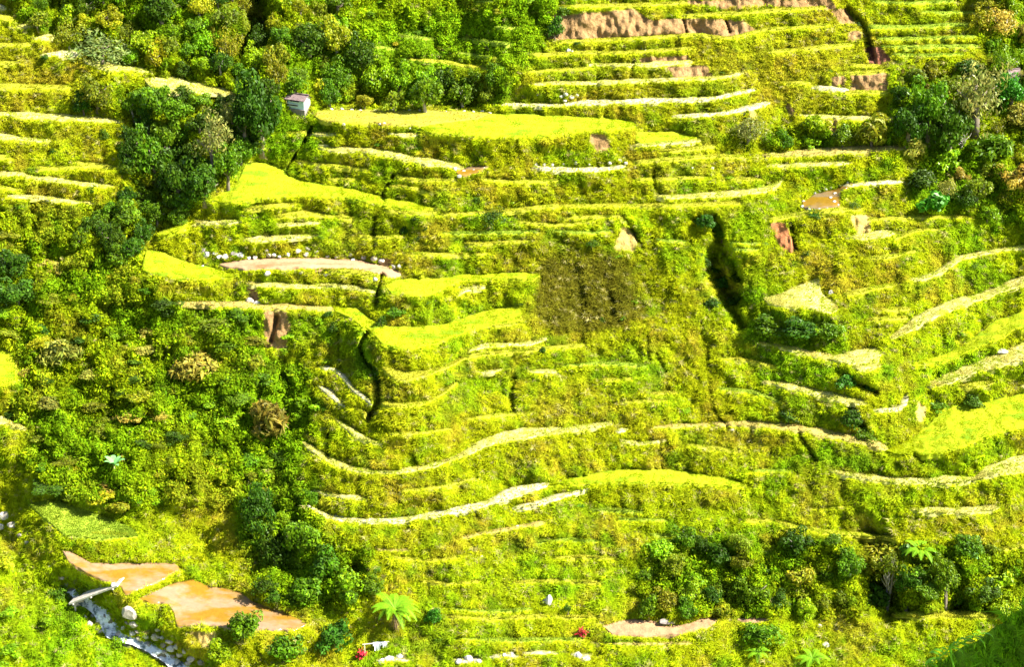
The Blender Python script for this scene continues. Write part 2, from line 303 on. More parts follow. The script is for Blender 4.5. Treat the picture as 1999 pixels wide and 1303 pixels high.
SCAR = [  # bare earth: (polygon, tone)
 ([(1066,80),(1076,30),(1180,22),(1240,16),(1270,38),(1340,36),(1400,36),(1455,42),(1480,62),(1400,76),(1360,70),(1250,76),(1090,84)], 'scar'),
 ([(1320,0),(1620,-4),(1640,20),(1500,12),(1420,18),(1350,10)], 'scar'), ([(1620,20),(1650,15),(1670,45),(1640,48)], 'scar'),
 ([(1250,112),(1345,108),(1350,124),(1250,124)], 'scar'), ([(1300,130),(1380,126),(1395,150),(1320,154)], 'scar'),
 ([(1655,62),(1680,60),(1682,80),(1655,82)], 'scar'), ([(1685,90),(1720,92),(1745,120),(1720,128),(1695,125)], 'scard'),
 ([(1660,147),(1730,140),(1736,178),(1660,180)], 'scar'), ([(1622,150),(1652,150),(1652,170),(1624,168)], 'scar'),
 ([(1500,436),(1532,434),(1558,492),(1540,500),(1520,480)], 'scarred'), ([(1150,262),(1182,262),(1198,295),(1165,300),(1152,280)], 'scar'),
 ([(515,605),(560,608),(570,640),(555,690),(515,680)], 'scar'), ([(1215,440),(1245,460),(1242,495),(1195,490)], 'scarlight'),
 ([(735,505),(765,505),(775,525),(740,520)], 'scar'), ([(1530,190),(1560,225),(1540,232)], 'scar'), ([(1460,200),(1480,230),(1462,232)], 'scarlight'),
 ([(480,560),(500,560),(512,600),(490,600)], 'scar'), ([(1590,230),(1640,234),(1632,270),(1612,262)], 'scarlight'),
 ([(1655,420),(1700,420),(1700,455),(1675,460)], 'scarlight'), ([(1790,780),(1812,800),(1800,830),(1785,820)], 'scarlight'), ([(365,1232),(425,1235),(430,1275),(390,1262)], 'scarlight'),
]
TONE = dict(
 pale=(0.64, 0.58, 0.15), straw=(0.54, 0.53, 0.035), path=(0.68, 0.62, 0.34), rice=(0.50, 0.58, 0.006), stubble=(0.46, 0.40, 0.04),
 green=(0.34, 0.46, 0.03), dry=(0.52, 0.42, 0.10), mud=(0.46, 0.28, 0.13), soil=(0.50, 0.30, 0.15), pool=(0.30, 0.19, 0.08), pond=(0.40, 0.23, 0.08))
TONE = {k: tuple(.66 * c for c in v) for k, v in TONE.items()}
OLIVE = np.array([0.35, 0.385, 0.006]); LIME = np.array([0.36, 0.49, 0.006]); GREEN = np.array([0.17, 0.34, 0.006])
DKG = np.array([0.05, 0.12, 0.005]); ORANGE = np.array([0.42, 0.28, 0.03]); DKOL = np.array([0.108, 0.098, 0.008])
SCARC = dict(scar=np.array([0.36, 0.215, 0.085]), scard=np.array([0.28, 0.11, 0.06]), scarred=np.array([0.45, 0.18, 0.07]), scarlight=np.array([0.5, 0.36, 0.10]))
# vegetation belts
ZA = [(40,-120),(1080,-120),(1075,40),(1060,95),(1015,150),(975,212),(620,212),(612,185),(560,190),(555,215),(470,320),(455,335),(400,395),(330,440),(285,480),(270,540),(330,600),(250,560),(180,520),(90,470),(0,440),(-420,430),(-420,405),(60,405),(190,400),(240,390),(245,330),(250,245),(200,215),(150,205),(145,165),(290,170),(470,192),(300,148),(160,105),(60,55),(20,0)]
ZC = [(-420,430),(0,435),(100,470),(200,530),(290,545),(340,600),(500,610),(520,700),(600,720),(620,860),(570,880),(570,960),(480,1000),(330,985),(200,990),(100,960),(50,900),(60,840),(0,800),(40,760),(40,690),(-10,660),(-420,650)]
ZB = [(1930,-120),(2420,-120),(2420,480),(1960,440),(1900,410),(1840,415),(1780,400),(1800,300),(1740,280),(1500,292),(1490,262),(1560,245),(1740,240),(1745,140),(1800,135),(1850,150),(1920,120),(1915,40)]
ZD = [(1240,1080),(1330,1060),(1600,1055),(1700,1062),(1850,1070),(2420,1085),(2420,1200),(1990,1200),(1720,1203),(1600,1205),(1420,1200),(1250,1200)]
ZE = [(470,960),(560,940),(620,960),(640,1040),(720,1080),(730,1150),(690,1190),(600,1200),(500,1160),(470,1080)]
ZF = [(-420,1000),(0,1040),(60,1090),(110,1160),(150,1210),(260,1290),(380,1340),(380,1440),(-420,1440)]
REG = [('l',80,1230,170,110,1.0),('l',40,1120,90,60,.7),('o',60,1180,60,30,.5),  # soft spots of ground cover: (type, x, y, rx, ry, weight)
 ('g',600,640,90,40,.8),('g',600,270,70,60,.6),('g',430,620,120,35,.8),('g',560,260,60,70,.6),('g',1200,720,90,50,.4),('g',1330,350,60,40,.6),
 ('g',1700,960,220,70,.35),('g',1560,640,110,50,.9),('g',1600,720,140,40,.5),('g',1640,890,120,40,.6),('g',1890,450,110,40,.6),('g',1850,340,60,70,.9),
 ('g',1460,440,80,70,.6),('g',1880,740,120,60,.4),('g',1100,1130,200,60,.25),('g',1350,1030,160,60,.4),('g',700,700,40,60,.7),('g',720,440,70,40,.5),
 ('g',900,490,120,50,.2),('g',600,560,160,12,.6),('g',1000,260,100,6,.3),('g',1820,30,120,50,.3),('g',1550,1270,200,60,.4),('g',830,260,60,30,.3),
 ('g',560,800,90,90,.7),('g',430,760,120,120,.5),('g',150,900,150,120,.4),('g',200,1030,160,60,.5),('g',560,1060,80,90,.7),('g',1000,60,110,60,.7),('g',800,90,180,90,.9),
 ('g',900,1140,140,40,.2),('g',1180,20,80,20,.4),('g',950,425,60,20,.5),('g',90,1230,140,90,.5),('g',1480,560,60,60,.6),
 ('o',1000,130,0,0,0),('o',50,150,130,80,.8),('o',640,520,200,60,.3),('o',1250,150,260,90,.85),('o',1580,130,170,110,.7),('o',1150,790,140,50,.5),('o',850,810,120,60,.4),('o',1400,850,120,40,.5),
 ('o',960,370,120,40,.4),('o',620,490,160,30,.4),('o',1250,1180,60,40,.2),('o',820,620,60,30,.4),('o',1160,700,50,30,.4),('o',1730,520,60,30,.3),('o',900,1050,160,30,.35),
 ('o',430,720,60,30,.7),('o',400,650,60,60,.3),('o',100,700,60,60,.4),('o',1760,830,50,40,.5),('o',1640,560,60,40,.3),('o',80,280,100,40,.4),('o',750,960,60,40,.35),
 ('d',1150,560,110,90,1.0),('d',1100,520,60,70,.8),('d',1190,600,90,50,.9),('d',1010,700,40,60,.2),('d',1330,590,80,60,.3),('d',1340,900,60,14,.5),('d',1050,480,80,40,.5),('d',1650,220,60,30,.4),
 ('l',1100,1130,220,80,.5),('l',900,700,120,50,.4),('l',950,960,160,50,.3),('l',1850,650,160,150,.5),('l',1250,330,160,40,.3),('l',1800,1250,200,40,.3),('l',1180,1170,140,60,.4),('l',700,1000,60,60,.2),
]
# ------------------------------------------------------------------ the shape of the hillside
STEP = 2.4
gx = np.arange(-420, 2420.1, STEP); gy = np.arange(-150, 1452.1, STEP)
NX, NY = len(gx), len(gy)
X, Y = np.meshgrid(gx, gy)
cp, sp = math.cos(PITCH), math.sin(PITCH)

def rise(y, slope_deg):
    """log-distance gained per sheet pixel going up, for ground rising away from the eye at this slope"""
    yu = CY - y; a = sp - yu / F * cp; b = cp + yu / F * sp; t = np.tan(np.radians(slope_deg))
    return (cp / F - t * sp / F) / (a + b * t)

def blur(A, s):
    """Gaussian blur, s in sheet pixels, mirrored edges"""
    s = s / STEP
    M = np.concatenate([A, A[::-1]], 0); M = np.concatenate([M, M[:, ::-1]], 1)
    ky = np.fft.fftfreq(M.shape[0])[:, None]; kx = np.fft.rfftfreq(M.shape[1])[None]
    G = np.exp(-2 * (math.pi * s) ** 2 * (kx ** 2 + ky ** 2))
    return np.fft.irfft2(np.fft.rfft2(M) * G, s=M.shape)[:A.shape[0], :A.shape[1]]

def sub(poly, pad=6):
    p = np.array(poly, float)
    j0 = max(0, int((p[:, 0].min() - pad - gx[0]) / STEP)); j1 = min(NX, int((p[:, 0].max() + pad - gx[0]) / STEP) + 2)
    i0 = max(0, int((p[:, 1].min() - pad - gy[0]) / STEP)); i1 = min(NY, int((p[:, 1].max() + pad - gy[0]) / STEP) + 2)
    return slice(i0, i1), slice(j0, j1)
def mask_of(poly):
    M = np.zeros((NY, NX), bool); s = sub(poly)
    M[s] = in_poly(X[s], Y[s], poly); return M
def stroke(pts, width):
    """1 on the stroke, falling smoothly to 0 at half its width"""
    P_ = smooth_line(np.array(pts, float), 5); out = np.zeros((NY, NX)); s = sub(P_, width)
    d = np.full(X[s].shape, 1e9)
    for q in P_: d = np.minimum(d, (X[s] - q[0]) ** 2 + (Y[s] - q[1]) ** 2)
    out[s] = 1 - sstep(0.15, 1.0, np.sqrt(d) / (width / 2)); return out

# ledges as sampled ribbons: (tone, label, top points, bottom points)
LEDGE = []
for tone, pts, lab in S:
    q = smooth_line(pts, 4.0); q[:, 2] = np.maximum(q[:, 2], 2.5)
    q[:, 2] *= (1.0 + 0.6 * (fbm(q[:, 0], q[:, 1], 22, 40) - 0.5) * 2) * (1 + .25 * ((q[:, 0] > 1650) & (q[:, 1] > 450)))
    d = np.gradient(q[:, :2], axis=0); d /= np.linalg.norm(d, axis=1)[:, None] + 1e-9
    if q[-1, 0] < q[0, 0]: d = -d
    n = np.stack([-d[:, 1], d[:, 0]], 1)
    n = np.where(n[:, 1:2] < 0, -n, n)
    jit = (fbm(q[:, 0], q[:, 1], 14, 44) - 0.5) * 3.0
    e = np.minimum(1, np.minimum(np.arange(len(q)), np.arange(len(q))[::-1]) / 3 + 0.25)[:, None]
    top = q[:, :2] - n * q[:, 2:3] / 2 * e; bot = q[:, :2] + n * q[:, 2:3] / 2 * e + np.stack([0 * jit, jit * 0.6], 1)
    LEDGE.append((tone, lab, top, bot, True))
for tone, poly, lab in P:
    pp = np.array(poly, float); xs = np.arange(pp[:, 0].min() + 1, pp[:, 0].max(), 3.0)
    T, B_ = [], []
    n = len(pp)
    for x in xs:
        c = []
        for i in range(n):
            (x0, y0), (x1, y1) = pp[i], pp[(i + 1) % n]
            if (x0 <= x < x1) or (x1 <= x < x0): c.append(y0 + (y1 - y0) * (x - x0) / (x1 - x0))
        if len(c) >= 2: T.append((x, min(c))); B_.append((x, max(c)))
    T = np.array(T); B_ = np.array(B_)
    jit = (fbm(T[:, 0], T[:, 1], 18, 48) - 0.5) * 5
    B_[:, 1] += np.clip(jit, -2, 2.5); T[:, 1] += np.clip(jit[::-1], -2, 2) * 0.7
    LEDGE.append((tone, lab, T, np.maximum(B_, T + [0, .6]), False))

flat = np.zeros((NY, NX), bool); m_num = np.zeros((NY, NX)); m_den = np.zeros((NY, NX)) + 1e-6
tone_id = np.full((NY, NX), -1); TK = list(TONE)
for tone, lab, top, bot, strip in LEDGE:
    poly = np.vstack([top, bot[::-1]]); M = mask_of([tuple(p) for p in poly])
    # thin strips still need a row of cells
    jj = np.clip(((top[:, 0] + bot[:, 0]) / 2 - gx[0]) / STEP, 0, NX - 1).round().astype(int)
    ii = np.clip(((top[:, 1] + bot[:, 1]) / 2 - gy[0]) / STEP, 0, NY - 1).round().astype(int)
    M[ii, jj] = True
    flat |= M; tone_id[M] = TK.index(tone)
    dx = np.gradient(bot[:, 0]); dy = np.gradient(bot[:, 1])
    sl_ = np.clip(-dy / np.where(np.abs(dx) < .3, .3, np.abs(dx)) * np.sign(dx + 1e-9), -1.1, 1.1)
    k = min(9, len(sl_)); sl_ = np.convolve(np.pad(sl_, k // 2, 'edge'), np.ones(k) / k, 'same')[k // 2:k // 2 + len(sl_)]
    jb = np.clip((bot[:, 0] - gx[0]) / STEP, 0, NX - 1).round().astype(int); ib = np.clip((bot[:, 1] - gy[0]) / STEP, 0, NY - 1).round().astype(int)
    np.add.at(m_num, (ib, jb), sl_); np.add.at(m_den, (ib, jb), 1.0)
mfield = blur(m_num, 26) / (blur(m_den, 26) + 3e-4)
zA, zB, zC, zD, zE, zF = [mask_of(z) for z in (ZA, ZB, ZC, ZD, ZE, ZF)]
slope = np.full((NY, NX), 60.0)
slope[zA] = 36; slope[zB] = 40; slope[zC] = 40; slope[zF] = 30; slope[zD] = 46; slope[zE] = 44
slope[Y > 1010] = np.minimum(slope[Y > 1010], 42); slope = blur(slope, 8)
gv = rise(Y, slope); g0 = rise(Y, 0.0)
gv = np.where(flat, g0, gv)
gu = mfield * (g0 - gv)
gu = np.where(flat, 0, gu)
# screened Poisson solve for log distance
rowg = rise(gy, 41.0) * STEP
Brow = np.cumsum(rowg[::-1])[::-1]; i0 = int(np.argmin(abs(gy - 1303)))
Bq = np.repeat((Brow - Brow[i0] + math.log(188.0))[:, None], NX, 1)
gxg = gu * STEP; gyg = -gv * STEP
lam = (STEP / 170.0) ** 2
def mir(A, sx=1, sy=1):
    A = np.concatenate([A, sx * A[:, ::-1]], 1); return np.concatenate([A, sy * A[::-1]], 0)
fx = np.zeros((NY, NX)); fx[:, :-1] = (gxg[:, :-1] + gxg[:, 1:]) / 2
fy = np.zeros((NY, NX)); fy[:-1] = (gyg[:-1] + gyg[1:]) / 2
div = fx.copy(); div[:, 1:] -= fx[:, :-1]; div += fy; div[1:] -= fy[:-1]
R_ = mir(lam * Bq - div)
ky = 2 - 2 * np.cos(2 * math.pi * np.fft.fftfreq(R_.shape[0]))[:, None]; kx = 2 - 2 * np.cos(2 * math.pi * np.fft.rfftfreq(R_.shape[1]))[None]
L = np.fft.irfft2(np.fft.rfft2(R_) / (lam + kx + ky), s=R_.shape)[:NY, :NX]
L0 = L.copy()
# the valley behind the plateau, the gullies, and rough ground
behind = ((Y < 214) & zA & (X > 560)).astype(float)
L = L + 0.018 * blur(behind, 5) * sstep(560, 660, X) * (1 - sstep(900, 990, X)) * (1 - 0.55 * sstep(214, 0, Y) * 0)
pit = np.zeros((NY, NX))
for pts, wd, dep in GULLY: pit = np.maximum(pit, stroke(pts, wd) * dep * (.55 + .9 * fbm(X, Y, 16, 66)))
strm = stroke(STREAM, 120); pit = pit + strm * 2.0 + stroke([(310,290),(325,350),(285,430)], 170) * 2.5 + stroke([(490,-20),(500,60),(480,110)], 90) * 6
soft = 1 - blur(flat.astype(float), 2.0)
rough = (fbm(X, Y, 46, 3) - .5) * 1.7 + (fbm(X, Y * 0.6, 15, 9) - .5) * 1.05 + (vnoise(X, Y * 0.35, 6.5, 13) - .5) * 0.4
thin = mask_of([(640,-40),(1080,-40),(1070,45),(1050,110),(1000,150),(940,150),(760,140),(640,80)])
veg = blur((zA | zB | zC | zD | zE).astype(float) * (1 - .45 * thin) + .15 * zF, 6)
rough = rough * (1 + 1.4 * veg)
L = L + (pit * np.clip(soft + .35, 0, 1) + rough * np.clip(soft, 0, 1) ** 1.5) / np.exp(L)
Z = np.exp(L)

def to_world(x, y, z):
    xc = (x - CX) / F * z; yc = (CY - y) / F * z
    return np.stack([CAM[0] + xc, CAM[1] + z * cp + yc * sp, CAM[2] - z * sp + yc * cp], -1)
def samp(A, x, y):
    u = np.clip((np.asarray(x, float) - gx[0]) / STEP, 0, NX - 1.001); v = np.clip((np.asarray(y, float) - gy[0]) / STEP, 0, NY - 1.001)
    j = u.astype(int); i = v.astype(int); fu = u - j; fv = v - i
    if A.ndim == 3: fu = fu[..., None]; fv = fv[..., None]
    return (A[i, j] * (1 - fu) + A[i, j + 1] * fu) * (1 - fv) + (A[i + 1, j] * (1 - fu) + A[i + 1, j + 1] * fu) * fv
def ground(x, y):
    return to_world(np.asarray(x, float), np.asarray(y, float), samp(Z, x, y))
def px_m(x, y):
    """metres per sheet pixel at this spot"""
    return samp(Z, x, y) / F
W = to_world(X, Y, Z)
du = np.gradient(W, axis=1); dv = np.gradient(W, axis=0)
Nn = np.cross(dv, du); Nn /= np.linalg.norm(Nn, axis=2)[..., None] + 1e-9
Nn = np.where(Nn[..., 2:3] < 0, -Nn, Nn)
NS = np.stack([blur(Nn[..., k], 5) for k in range(3)], -1); NS /= np.linalg.norm(NS, axis=2)[..., None]

# ------------------------------------------------------------------ ground cover colours
lipband = np.roll(flat, 3, axis=0) | np.roll(flat, 2, axis=0); lipband = np.clip(blur((lipband & ~zA).astype(float), 2.2) * 1.2, 0, 1)   # fresh grass kept short along each terrace lip
LIP = np.array([.44, .50, .008])
DARKP = blur(mask_of([(1056,535),(1046,580),(1046,620),(1058,643),(1100,654),(1160,650),(1235,637),(1280,604),(1278,548),(1245,502),(1180,484),(1120,478),(1070,490)]).astype(float), 7)
def mixc(c, d, t):
    return c * (1 - t[..., None]) + np.asarray(d) * t[..., None]
def cover(x, y):
    x = np.asarray(x, float); y = np.asarray(y, float)
    n1 = fbm(x, y, 85, 20); n2 = fbm(x, y, 30, 24); n3 = fbm(x, y * .8, 11, 28)
    c = np.broadcast_to(OLIVE, x.shape + (3,)).copy()
    g = sstep(.50, .68, n1 * .5 + n2 * .5); o = sstep(.50, .68, fbm(x, y, 50, 31) * .6 + n3 * .4); l = sstep(.52, .66, fbm(x, y, 70, 34) * .5 + n3 * .5); d = 0 * g
    vz = samp(veg, x, y)
    g = np.clip(g * .7 + vz * (.25 + .6 * n1), 0, 1)
    for t, a, b, rx, ry, wt in REG:
        if rx == 0: continue
        q = np.exp(-1.4 * (((x - a) / rx) ** 2 + ((y - b) / ry) ** 2) * (0.6 + 0.8 * n3)) * wt
        if t == 'g': g = np.clip(g + q, 0, 1)
        elif t == 'o': o = np.clip(o + q * n3 * 1.5, 0, 1); g = g * (1 - q * .5)
        elif t == 'l': l = np.clip(l + q, 0, 1)
        elif t == 'd': d = np.clip(d + q, 0, 1)
    c = mixc(c, LIME, l * .8); c = mixc(c, ORANGE, np.clip(o, 0, 1) * .52)
    c = mixc(c, GREEN, g * .85)
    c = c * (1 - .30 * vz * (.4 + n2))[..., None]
    lb = samp(lipband, x, y); c = mixc(c, LIP, np.clip(lb * (.5 + n3), 0, 1) * .75)
    c = mixc(c, DKG, (1 - lb * .8) * sstep(.52, .8, n3 * .5 + n2 * .5) * (.35 + .4 * g))
    dp = samp(DARKP, x, y) * (1 - .8 * sstep(1190, 1290, x)) * (1 - .7 * sstep(540, 475, y)); dp = sstep(.12, .88, dp + (n3 - .5) * .6 + (n2 - .5) * .3)
    c = mixc(c, DKOL * (1 + .9 * n3[..., None] * np.array([1, 1.15, 1])) , dp * .9)
    c = mixc(c, DKOL, np.clip(d, 0, 1) * .45)
    return c * ((0.86 + 0.24 * vnoise(x, y, 5, 37)) * (0.68 + .64 * fbm(x, y * .7, 17, 39)))[..., None]
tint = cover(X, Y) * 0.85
scar = np.zeros((NY, NX))
for poly, t in SCAR:
    m = blur(mask_of(poly).astype(float), 3) ; m = sstep(.25, .75, m + (fbm(X, Y, 12, 51) - .5) * .5) * (m > .03)
    tint = mixc(tint, SCARC[t] * .9, m); scar = np.maximum(scar, m)
tint = tint * (1 - .25 * scar * vnoise(X, Y * .5, 5, 53))[..., None]
for i, k in enumerate(TK):
    m = (tone_id == i); c = np.array(TONE[k]); tint[m] = c * (0.85 + .3 * fbm(X[m], Y[m], 14, 60))[:, None]
wet = stroke(STREAM, 34)
tint = mixc(tint, np.array([0.20, 0.17, 0.12]), sstep(.1, .6, wet))

# ------------------------------------------------------------------ materials
def new_mat(name):
    m = bpy.data.materials.new(name); m.use_nodes = True
    n = m.node_tree; b = n.nodes['Principled BSDF']; b.inputs['Roughness'].default_value = .85
    b.inputs['Specular IOR Level'].default_value = 0.15
    return m, n, b
def noise_node(n, scale, detail=4, rough=.6):
    tc = n.nodes.new('ShaderNodeTexCoord'); t = n.nodes.new('ShaderNodeTexNoise')
    t.inputs['Scale'].default_value = scale; t.inputs['Detail'].default_value = detail; t.inputs['Roughness'].default_value = rough
    n.links.new(tc.outputs['Object'], t.inputs['Vector']); return t
def vary(n, colout, dest, scale, lo, hi, detail=4):
    t = noise_node(n, scale, detail); r = n.nodes.new('ShaderNodeMapRange')
    r.inputs[1].default_value = .3; r.inputs[2].default_value = .7; r.inputs[3].default_value = lo; r.inputs[4].default_value = hi
    n.links.new(t.outputs[0], r.inputs[0])
    v = n.nodes.new('ShaderNodeVectorMath'); v.operation = 'SCALE'
    n.links.new(colout, v.inputs[0]); n.links.new(r.outputs[0], v.inputs['Scale']); n.links.new(v.outputs[0], dest)
    return t
def bump(n, b, scale, dist, strength=1.0):
    t = noise_node(n, scale, 5, .65); k = n.nodes.new('ShaderNodeBump'); k.inputs['Distance'].default_value = dist; k.inputs['Strength'].default_value = strength
    n.links.new(t.outputs[0], k.inputs['Height']); n.links.new(k.outputs[0], b.inputs['Normal'])
def plain(name, col, rough=.8, scale=3.0, lo=.75, hi=1.2, bmp=.02, bs=8.0):
    m, n, b = new_mat(name); rgb = n.nodes.new('ShaderNodeRGB'); rgb.outputs[0].default_value = (*col, 1)
    vary(n, rgb.outputs[0], b.inputs['Base Color'], scale, lo, hi); b.inputs['Roughness'].default_value = rough
    if bmp: bump(n, b, bs, bmp)
    return m
M_GROUND, n, b = new_mat('ground_cover')
at = n.nodes.new('ShaderNodeAttribute'); at.attribute_name = 'tint'
vary(n, at.outputs['Color'], b.inputs['Base Color'], 2.2, .6, 1.25, 6); bump(n, b, 2.5, .35)

def leaf_mat(name, source, transl=.32, gloss=.12, vcol=False):
    """foliage: diffuse + translucent with its colour from the object, the instance or the mesh"""
    m = bpy.data.materials.new(name); m.use_nodes = True; n = m.node_tree; n.nodes.clear()
    out = n.nodes.new('ShaderNodeOutputMaterial')
    if source == 'object':
        s = n.nodes.new('ShaderNodeObjectInfo'); c = s.outputs['Color']
    else:
        s = n.nodes.new('ShaderNodeAttribute'); s.attribute_name = 'tint'
        if source == 'instance': s.attribute_type = 'INSTANCER'
        c = s.outputs['Color']
    if vcol:   # leaf to leaf variation stored on the mesh
        a = n.nodes.new('ShaderNodeAttribute'); a.attribute_name = 'leafvar'
        v = n.nodes.new('ShaderNodeVectorMath'); v.operation = 'MULTIPLY'
        n.links.new(c, v.inputs[0]); n.links.new(a.outputs['Color'], v.inputs[1]); c = v.outputs[0]
    d = n.nodes.new('ShaderNodeBsdfDiffuse'); t = n.nodes.new('ShaderNodeBsdfTranslucent'); mx = n.nodes.new('ShaderNodeMixShader'); mx.inputs[0].default_value = transl
    n.links.new(c, d.inputs[0]); n.links.new(c, t.inputs[0]); n.links.new(d.outputs[0], mx.inputs[1]); n.links.new(t.outputs[0], mx.inputs[2])
    last = mx
    if gloss:
        g = n.nodes.new('ShaderNodeBsdfGlossy'); g.inputs['Roughness'].default_value = .45; g.inputs[0].default_value = (.9, .95, .8, 1)
        m2 = n.nodes.new('ShaderNodeMixShader'); lw = n.nodes.new('ShaderNodeFresnel'); lw.inputs[0].default_value = 1.3
        k = n.nodes.new('ShaderNodeMath'); k.operation = 'MULTIPLY'; k.inputs[1].default_value = gloss * 4
        n.links.new(lw.outputs[0], k.inputs[0]); n.links.new(k.outputs[0], m2.inputs[0])
        n.links.new(mx.outputs[0], m2.inputs[1]); n.links.new(g.outputs[0], m2.inputs[2]); last = m2
    n.links.new(last.outputs[0], out.inputs[0]); return m
M_GRASS = leaf_mat('grass_blades', 'instance', .3, .0, True)
M_HERB = leaf_mat('herb_leaves', 'instance', .35, .0, True)
M_CROWN = leaf_mat('tree_leaves', 'object', .35, .02, True)
M_PLANT = leaf_mat('crop_blades', 'mesh', .35, .0)
M_BARK = plain('bark', (.17, .14, .10), .9, 4, .6, 1.3, .02, 14)
M_BARKP = plain('pale_bark', (.32, .29, .24), .9, 4, .7, 1.2, .02, 14)
MT = {}
for k, c in TONE.items():
    if k in ('pond', 'pool'):
        m, n, b = new_mat(k + '_water')
        mixn = n.nodes.new('ShaderNodeMix'); mixn.data_type = 'RGBA'
        mixn.inputs[6].default_value = (.245, .155, .09, 1) if k == 'pond' else (.18, .125, .065, 1)
        mixn.inputs[7].default_value = (.20, .11, .012, 1)
        tc = n.nodes.new('ShaderNodeTexCoord'); mp = n.nodes.new('ShaderNodeMapping'); mp.inputs['Scale'].default_value = (.12, .35, 1)
        t = n.nodes.new('ShaderNodeTexNoise'); t.inputs['Scale'].default_value = 1.0; t.inputs['Detail'].default_value = 7; t.inputs['Roughness'].default_value = .62
        cr = n.nodes.new('ShaderNodeValToRGB'); cr.color_ramp.elements[0].position = .42; cr.color_ramp.elements[1].position = .56
        n.links.new(tc.outputs['Object'], mp.inputs[0]); n.links.new(mp.outputs[0], t.inputs['Vector']); n.links.new(t.outputs[0], cr.inputs[0])
        n.links.new(cr.outputs[0], mixn.inputs[0]); vary(n, mixn.outputs[2], b.inputs['Base Color'], 1.6, .85, 1.12)
        b.inputs['Roughness'].default_value = .12; b.inputs['Specular IOR Level'].default_value = .5
        bump(n, b, 3.0, .012); MT[k] = m
    else:
        MT[k] = plain('field_' + k, c, .95, .9, *((.88, 1.1, .03, 5.0) if k == 'rice' else (.62, 1.2, .10, 5.0)))

def field_mat(name, a, bcol, c2, scale=(.16, .5, 1)):
    '''crop colour that drifts between two ripenesses, with thin rows and a few worn patches'''
    m, n, b = new_mat(name); tc = n.nodes.new('ShaderNodeTexCoord'); mp = n.nodes.new('ShaderNodeMapping'); mp.inputs['Scale'].default_value = scale
    n.links.new(tc.outputs['Object'], mp.inputs[0]); t = n.nodes.new('ShaderNodeTexNoise'); t.inputs['Scale'].default_value = 1.6; t.inputs['Detail'].default_value = 6; n.links.new(mp.outputs[0], t.inputs['Vector'])
    r = n.nodes.new('ShaderNodeValToRGB'); e = r.color_ramp.elements; e[0].position = .34; e[0].color = (*c2, 1); e[1].position = .62; e[1].color = (*bcol, 1); k = e.new(.46); k.color = (*a, 1)
    n.links.new(t.outputs[0], r.inputs[0]); vary(n, r.outputs[0], b.inputs['Base Color'], 3.5, .82, 1.12, 5); b.inputs['Roughness'].default_value = .95; bump(n, b, 5, .05); return m
MT['rice'] = field_mat('field_rice', (.25, .31, .004), (.30, .33, .008), (.14, .235, .004))
MT['stubble'] = field_mat('field_stubble', (.31, .29, .03), (.36, .36, .02), (.24, .17, .03))
MT['mud'] = field_mat('field_mud', (.30, .19, .10), (.34, .22, .12), (.20, .12, .05))
MT['pale'] = field_mat('field_pale', (.42, .39, .09), (.46, .42, .15), (.30, .34, .02), (.5, .7, 1))
MT['path'] = field_mat('field_path', (.42, .38, .19), (.46, .42, .25), (.32, .32, .06), (.5, .7, 1))

# ------------------------------------------------------------------ the hillside sheet
idx = np.arange(NX * NY).reshape(NY, NX)
faces = np.stack([idx[1:, :-1], idx[1:, 1:], idx[:-1, 1:], idx[:-1, :-1]], -1).reshape(-1, 4)
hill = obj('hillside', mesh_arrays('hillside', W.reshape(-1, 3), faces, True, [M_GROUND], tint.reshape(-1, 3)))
tag(hill, kind='structure')
# plain ground reaching outward beyond the surveyed slope
def skirt():
    vs_, fs_ = [], []
    ring = [W[0, j] for j in range(0, NX, 12)] + [W[i, -1] for i in range(0, NY, 12)] + [W[-1, j] for j in range(NX - 1, -1, -12)] + [W[i, 0] for i in range(NY - 1, -1, -12)]
    c = np.array([0, 205, 0])
    for k, p in enumerate(ring):
        d = p - c; d[2] = 0; d /= np.linalg.norm(d)
        up = max(0, d[1])
        for r in (0, 60, 250, 900):
            vs_.append(p + d * r + np.array([0, 0, -0.3 + (.45 * up * r if r < 300 else .45 * up * 300 + .1 * up * r)]) + (np.random.default_rng(k).normal(0, 2, 3) * (r > 0)))
    n = len(ring)
    for k in range(n):
        for q in range(3): fs_.append((k * 4 + q, ((k + 1) % n) * 4 + q, ((k + 1) % n) * 4 + q + 1, k * 4 + q + 1))
    return np.array(vs_), np.array(fs_)
v_, f_ = skirt()
tag(obj('mountain_terrain', mesh_arrays('mountain_terrain', v_, f_, True, [plain('far_ground', (.20, .27, .008), .9, .25, .35, 1.5, .5, .4)])), kind='structure')
# ------------------------------------------------------------------ naming things by what they are near
MARKS = [('the small white hut', 585, 197), ('the wooden footbridge', 190, 1168), ('the upper brown pond', 250, 1125), ('the lower brown pond', 470, 1190),
 ('the tree fern', 775, 1190), ('the red plant by the soil patch', 1135, 1235), ('the pinkish soil patch', 1270, 1230), ('the dark patch of slope', 1140, 570),
 ('the dark gully', 1410, 540), ('the brown mud field', 610, 517), ('the triangular pale field', 1570, 585), ('the largest right field', 1880, 830),
 ('the bright plateau field', 1050, 247), ('the long brown scar', 1200, 55), ('the red brown landslip', 1528, 465), ('the rimmed mud pool', 1600, 395),
 ('the distant rusty roof', 1975, 143), ('the pointed left field', 350, 525), ('the big crescent field', 820, 660), ('the left spur steps', 680, 780),
 ('the top left corner', 0, 0), ('the top edge above the forest', 620, 0), ('the top right corner', 1999, 0), ('the left edge midway', 0, 560), ('the shaded bottom right bank', 1900, 1250),
 ('the bottom left corner', 0, 1303), ('the tall dark tree', 508, 235), ('the dark hollow under the trees', 1725, 1140), ('the pale left ridge field', 370, 172), ('the left edge lower down', 0, 900),
 ('the right edge midway', 1999, 560), ('the long lower white curve', 820, 1015), ('the lone bush above the mud', 962, 425), ('the long upper left ledges', 110, 230)]
